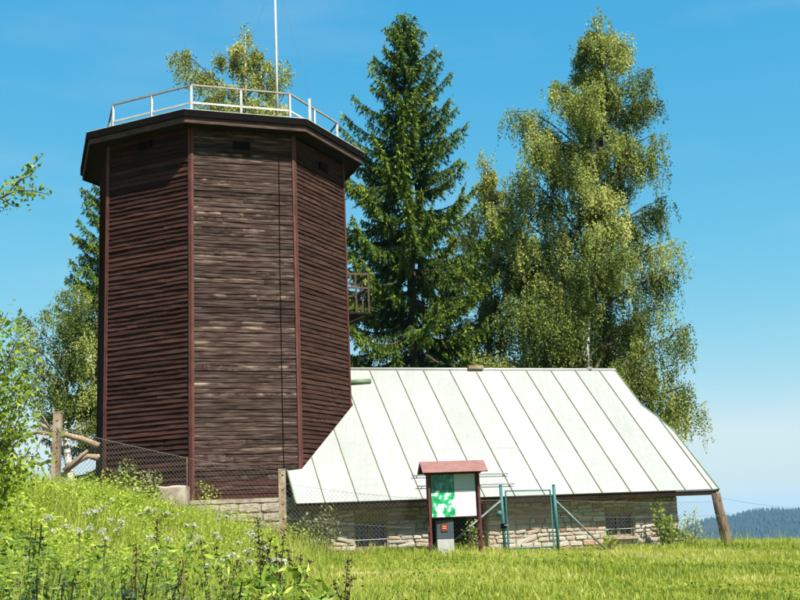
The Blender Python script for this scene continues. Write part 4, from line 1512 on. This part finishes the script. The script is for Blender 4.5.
# mown-ish meadow
x, y = scatter(260000, 9, 42, .95)
left = sstep((-x - 1.2) / 2.2)
dry = sstep((patch(x * .62 + 4, y * 1.5 + 1) * .6 + patch(x * 1.9, y * 3.7) * .4 - .60) / .2)
k = ~inhouse(x, y) & (rng.random(len(x)) > left * .6) & (rng.random(len(x)) > dry * .45)
x, y, left, dry = x[k], y[k], left[k], dry[k]
n_ = len(x)
c = np.stack([x, y, ground_z(x, y) - .01], 1)
h = rng.uniform(.05, .15, n_) * (.6 + .9 * patch(x, y)) * (1 + .5 * left)
h *= np.where(rng.random(n_) < .05, 1.6, 1) * (1 - .45 * dry)
tint = .46 + .55 * (patch(x * .55 + 1, y * .8) - .5) + .38 * (patch(x * 2.3 + 5, y * 2.9) - .5) + .25 * (patch(x * 6, y * 7) - .5) + .35 * dry + rng.normal(0, .20, n_)
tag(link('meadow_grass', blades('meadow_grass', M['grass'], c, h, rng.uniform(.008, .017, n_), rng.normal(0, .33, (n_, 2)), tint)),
    'sunlit short yellow-green meadow grass', 'grass', kind='stuff')
# tall grass on the left bank and along walls
x, y = scatter(130000, 4.5, 31, .85)
k = (x < -1.4 - rng.random(len(x)) * 1.6) & ~inhouse(x, y)
x, y = x[k], y[k]; n_ = len(x)
c = np.stack([x, y, ground_z(x, y) - .01], 1)
tint = rng.normal(.46, .2, n_) + .3 * (patch(x * 1.5, y * 1.5) - .5)
tag(link('tall_grass', blades('tall_grass', M['grass'], c, rng.uniform(.25, .62, n_) * (.5 + .9 * patch(x * 2.1, y * 1.9)) * (1 - .5 * sstep((y - 21) / 5) * (x < -5.0)), rng.uniform(.006, .013, n_), rng.normal(0, .28, (n_, 2)), tint)),
    'tall uncut grass covering the bank at lower left', 'grass', kind='stuff')
# broad-leaved herbs on the bank
x, y = scatter(330000, 4.0, 30.5, .85)
k = (x < -1.9 - rng.random(len(x)) * 1.9) & ~inhouse(x, y) & (patch(x * 2.2, y * 2.2) > rng.random(len(x)) * .8)
x, y = x[k], y[k]; n_ = len(x)
hh = .04 + .72 * rng.random(n_) ** 1.1 * np.clip(.05 + 1.3 * patch(x * 3.1 + 3, y * 2.3) * (.5 + .8 * patch(x * 1.1, y * .9)), .15, 1.2)
hh *= 1 - .55 * sstep((y - 21) / 5) * (x < -5.0)
k = ~((x > -7.0) & (x < -5.0) & (y > 25.0) & (y < 27.4) & (hh > .12)); x, y, hh = x[k], y[k], hh[k]; n_ = len(x)
c = np.stack([x, y, ground_z(x, y) + hh], 1)
ax = rng.normal(size=(n_, 3)) * np.array([1, 1, .5]) + np.array([0, 0, .25])
sz = rng.uniform(.022, .060, n_)
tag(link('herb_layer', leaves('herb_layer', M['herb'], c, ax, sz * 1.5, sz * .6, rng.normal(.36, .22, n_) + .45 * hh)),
    'dense bright green herbs among the grass on the left bank', 'herbs', kind='stuff')
# leafy weeds rising close to the camera at the lower left
n0 = 95000
y = rng.uniform(3.6, 8.5, n0)
pxx = rng.uniform(-120, 345, n0)
x = (pxx - 400) / F_PX * y
gz_ = ground_z(x, y)
clump = patch(x * 5.3 + 2, y * 4.1) * (.55 + .6 * patch(x * 1.9, y * 2.7 + 1))
lim = np.interp(pxx, [-120, 0, 120, 250, 300, 345], [540, 546, 566, 584, 602, 640])
ztop = (535 - (pxx - 0) * .041 - lim) / F_PX * y                    # how high plants stand there
hh = (ztop - gz_) * np.clip(.50 + .75 * clump, .35, 1.12)
hz_ = gz_ + hh * (1 - .55 * rng.random(n0) ** 1.6)
k = (clump > .2) & (rng.random(n0) < .5); x, y, hz_, clump = x[k], y[k], hz_[k], clump[k]; n_ = len(x)
sz = rng.uniform(.008, .026, n_) * np.where(rng.random(n_) < .12, 1.5, 1)
ax = rng.normal(size=(n_, 3)) * np.array([1, 1, .7])
tag(link('foreground_weeds', leaves('foreground_weeds', M['weed'], np.stack([x, y, hz_], 1), ax, sz * 2.2, sz * .62, rng.normal(.45, .28, n_) + .35 * (clump - .5))),
    'tangled green weeds in the lower left foreground', 'weeds', kind='stuff')
n_ = 9000
y = rng.uniform(3.6, 9.5, n_); pxx = rng.uniform(-120, 420, n_); x = (pxx - 400) / F_PX * y
gz_ = ground_z(x, y)
lim = np.interp(pxx, [-120, 0, 120, 250, 320, 420], [512, 518, 530, 548, 572, 606])
hh = ((535 - pxx * .041 - lim) / F_PX * y - gz_) * rng.uniform(.6, 1.06, n_)
tag(link('foreground_grass', blades('foreground_grass', M['grass'], np.stack([x, y, gz_], 1), hh, rng.uniform(.003, .007, n_), rng.normal(0, .16, (n_, 2)), rng.normal(.42, .25, n_))),
    'long thin grass blades rising through the foreground weeds', 'grass', kind='stuff')
# low broad leaves and clover in the meadow
x, y = scatter(60000, 11, 33, 1)
k = (x > -3) & ~inhouse(x, y) & (patch(x * 2.7, y * 3.3) * patch(x * .8 + 2, y * .9) > .30 + .25 * rng.random(len(x))); x, y = x[k], y[k]; n_ = len(x)
c = np.stack([x, y, ground_z(x, y) + rng.uniform(.02, .13, n_)], 1)
sz = rng.uniform(.02, .055, n_)
tag(link('clover_patches', leaves('clover_patches', M['herb'], c, rng.normal(size=(n_, 3)) * np.array([1, 1, .35]), sz * 1.4, sz * .8, rng.normal(.15, .2, n_))),
    'low broad-leaved clover patches scattered in the meadow grass', 'clover', kind='stuff')
# sparse long stalks at the meadow edge on the right
x, y = scatter(1500, 27, 35, 1)
k = (x > -2) & ~inhouse(x, y) & ((x > 7) | (rng.random(len(x)) < .3)); x, y = x[k], y[k]; n_ = len(x)
c = np.stack([x, y, ground_z(x, y)], 1)
tag(link('grass_stalks', blades('grass_stalks', M['grass'], c, rng.uniform(.3, .62, n_), rng.uniform(.007, .012, n_), rng.normal(0, .2, (n_, 2)), rng.normal(.6, .2, n_))),
    'sparse long grass stalks at the far meadow edge', 'grass', kind='stuff')


def ordinal(i):
    w_ = ['leftmost', 'second', 'third', 'fourth', 'fifth', 'sixth', 'seventh', 'eighth', 'ninth', 'tenth', 'eleventh', 'twelfth', 'thirteenth', 'fourteenth', 'fifteenth',
          'sixteenth', 'seventeenth', 'eighteenth', 'nineteenth', 'twentieth', 'twenty-first', 'twenty-second', 'twenty-third', 'twenty-fourth', 'twenty-fifth', 'twenty-sixth', 'twenty-seventh', 'twenty-eighth', 'twenty-ninth', 'thirtieth']
    return w_[i] if i == 0 else w_[i] + ' from left'


# cow parsley with white umbels
def umbel_plant(label, x, y, hgt, seed, nhead=3, r=.075):
    rs = np.random.default_rng(seed)
    z0 = gzf(x, y)
    root = empty('cow_parsley', (x, y, z0)); tag(root, label, 'wildflower', 'white umbel flowers on the bank')
    mb = MB(); C, T = [], []
    b0 = np.array([x, y, z0])
    for i in range(nhead):
        top = b0 + np.array([rs.normal(0, .12), rs.normal(0, .10), hgt * rs.uniform(.75, 1.0)])
        fork = b0 + np.array([0, 0, hgt * .45])
        tube_np(mb, [Vector(b0), Vector(fork), Vector((fork + top) / 2 + np.array([0, 0, .03])), Vector(top - np.array([0, 0, .05]))], .006, .003, 4)
        rr_ = r * rs.uniform(.55, 1.1); tlt = rs.normal(0, .35, 2)
        for k in range(15):
            a_ = k * 2.4; q_ = rr_ * math.sqrt((k + .4) / 15)
            e = top + np.array([math.cos(a_) * q_, math.sin(a_) * q_, -.03 * (q_ / r) ** 2 + rs.normal(0, .010) + tlt[0] * math.cos(a_) * q_ + tlt[1] * math.sin(a_) * q_])
            mb.tube([Vector(top - np.array([0, 0, .05])), Vector(e)], .0015, 3, caps=False)
            for _ in range(5):
                C.append(e + rs.normal(size=3) * np.array([.013, .013, .008])); T.append(rs.random())
    mb.build('stem', M['stem'], root)
    C = np.array(C); n_ = len(C)
    ax = rng.normal(size=(n_, 3)) * np.array([1, 1, .25])
    tag(link('umbel', leaves('umbel', M['flower'], C, ax, .022, .02, np.array(T), .1), root), kind='stuff')
    # ferny leaves
    m_ = 60
    t_ = rs.random(m_)
    cc = b0 + np.stack([rs.normal(0, .16, m_), rs.normal(0, .16, m_), hgt * (.08 + .5 * t_)], 1)
    tag(link('leaf', leaves('leaf', M['herb'], cc, rs.normal(size=(m_, 3)) * np.array([1, 1, .3]), .09, .035, rs.normal(.35, .15, m_)), root), kind='stuff')


ups = [(22, 470, 24), (88, 508, 17), (96, 504, 19), (107, 521, 15), (80, 520, 14.5), (50, 516, 15), (145, 508, 20), (168, 510, 22), (157, 530, 14), (190, 522, 18), (200, 536, 16), (212, 528, 19), (236, 548, 13), (230, 556, 12), (262, 540, 18), (248, 534, 20), (272, 556, 15), (104, 550, 9), (196, 590, 8.5), (60, 560, 10), (30, 534, 12), (12, 574, 8), (128, 588, 7.5), (262, 522, 22), (150, 545, 12), (176, 566, 9.5), (24, 600, 7), (14, 500, 18), (120, 498, 22), (224, 512, 23)]
for i, (px, py, Y_) in enumerate(sorted(ups)):
    p = at(px, py, Y_)
    hgt = max(.35, min(1.0, p.z - gzf(p.x, p.y)))
    umbel_plant('white flowering cow parsley on the left bank, ' + ordinal(i), p.x, p.y, hgt, 100 + i, nhead=2 + i % 3, r=.062)


# dock stalks with dark seed whorls in the foreground
def dock(px, py, Y_, seed, dense=1.0, where=''):
    rs = np.random.default_rng(seed)
    p = at(px, py, Y_)
    z0 = gzf(p.x, p.y)
    root = empty('dock_plant', (p.x, p.y, z0)); tag(root, 'dark brown seeding dock stalk in the foreground, ' + where, 'weed', 'dark dock stalks in the foreground')
    mb = MB(); C, T = [], []
    H_ = p.z - z0
    bend = rs.normal(0, .10)
    def st(u_): return np.array([p.x + .04 * math.sin(u_ * 2.6 + seed) + bend * u_ * u_ - bend, p.y + .03 * u_, z0 + H_ * u_])
    tube_np(mb, [Vector(st(u_)) for u_ in np.linspace(0, 1, 8)], .005, .002, 5)
    segs = [(st(.62), st(1.0))]
    for k in range(4):
        a_ = rs.uniform(0, 6.28); u_ = rs.uniform(.55, .82); s0 = st(u_)
        e = s0 + np.array([math.cos(a_) * .07, math.sin(a_) * .07, .16 * rs.uniform(.7, 1.3)])
        tube_np(mb, [Vector(s0), Vector((s0 + e) / 2 + np.array([math.cos(a_) * .01, 0, -.01])), Vector(e)], .003, .0015, 4)
        segs.append((s0, e))
    for (a_, b_) in segs:
        nw = max(3, int(np.linalg.norm(b_ - a_) / .035 * dense))
        for w_ in range(nw):
            cpt = a_ + (b_ - a_) * ((w_ + .5) / nw)
            for _ in range(9):
                C.append(cpt + rs.normal(size=3) * np.array([.010, .010, .007])); T.append(rs.random())
    mb.build('stem', M['stem_dark'], root)
    C = np.array(C); n_ = len(C)
    tag(link('seed_head', leaves('seed_head', M['dock'], C, rs.normal(size=(n_, 3)), .017, .014, np.array(T), .2), root), kind='stuff')


for i, (px, py, Y_) in enumerate(sorted([(252, 516, 6.5), (281, 528, 6.5), (308, 555, 5.5), (205, 540, 6), (222, 545, 6.2), (352, 558, 6), (268, 545, 6.2), (240, 560, 5.2), (290, 548, 6.3), (180, 560, 5.6), (128, 545, 5.5), (150, 520, 6.5)])):
    dock(px, py, Y_, 300 + i, where=ordinal(i))

# leaves with shade put into their dark green (low plants close to the camera)
def dark_plant(px, py, Y_, seed, n_leaf=90, sz=.17, where=''):
    rs = np.random.default_rng(seed)
    p = at(px, py, Y_); z0 = gzf(p.x, p.y)
    root = empty('thistle_plant', (p.x, p.y, z0)); tag(root, 'dark green leafy thistle in the lower left foreground, ' + where, 'weed', 'dark thistles in the foreground')
    mb = MB(); C, AX, LN = [], [], []
    for s in range(3):
        top = np.array([p.x + rs.normal(0, .24), p.y + rs.normal(0, .2), z0 + (p.z - z0) * rs.uniform(.80, 1.03)])
        b0 = np.array([p.x, p.y, z0])
        tube_np(mb, [Vector(b0), Vector((b0 + top) / 2 + rs.normal(0, .05, 3)), Vector(top)], .006, .003, 5)
        for k in range(n_leaf // 3):
            u_ = rs.uniform(.2, 1)
            a_ = rs.uniform(0, 6.28)
            d = np.array([math.cos(a_), math.sin(a_), rs.uniform(-.3, .5)])
            ln = sz * rs.uniform(.6, 1.3) * (1.2 - .6 * u_)
            root_pt = b0 + (top - b0) * u_
            for q_ in range(5):            # lobed leaf: rows of lobes along the rib
                f_ = (q_ + .5) / 5
                C.append(root_pt + d * ln * f_ + np.array([0, 0, -.5 * ln * f_ * f_])); AX.append(d + rs.normal(size=3) * .55); LN.append(ln * .42 * (1 - f_ * .45))
    mb.build('stem', M['stem_dark'], root)
    LN = np.array(LN)
    tag(link('leaf', leaves('leaf', M['shade_leaf'], np.array(C), np.array(AX), LN, LN * .38, rs.normal(.5, .25, len(C))), root), kind='stuff')


for i, (px, py, Y_) in enumerate(sorted([(30, 528, 4.6), (8, 560, 4.2), (75, 560, 4.2), (112, 578, 4.0), (52, 590, 3.8), (160, 588, 4.0), (140, 556, 5.2), (210, 582, 4.8), (100, 534, 6.5), (262, 586, 5.2), (18, 512, 6.5)])):
    dark_plant(px, py, Y_, 500 + i, where=ordinal(i))

# ================================================================== HAZE
mb = MB()
m = bpy.data.materials.new('haze_air'); m.use_nodes = True; t = m.node_tree
t.nodes.remove(t.nodes['Principled BSDF'])
pv = N(t, 'ShaderNodeVolumePrincipled')
pv.inputs['Color'].default_value = (.32, .66, 1.0, 1)
pv.inputs['Density'].default_value = .000085
pv.inputs['Anisotropy'].default_value = 0.0
t.links.new(pv.outputs[0], t.nodes['Material Output'].inputs['Volume'])
mb.box((0, 2250, -68), (8400, 4700, 200))
tag(mb.build('haze', m), 'thin blue summer haze over the valley', 'haze', kind='stuff')
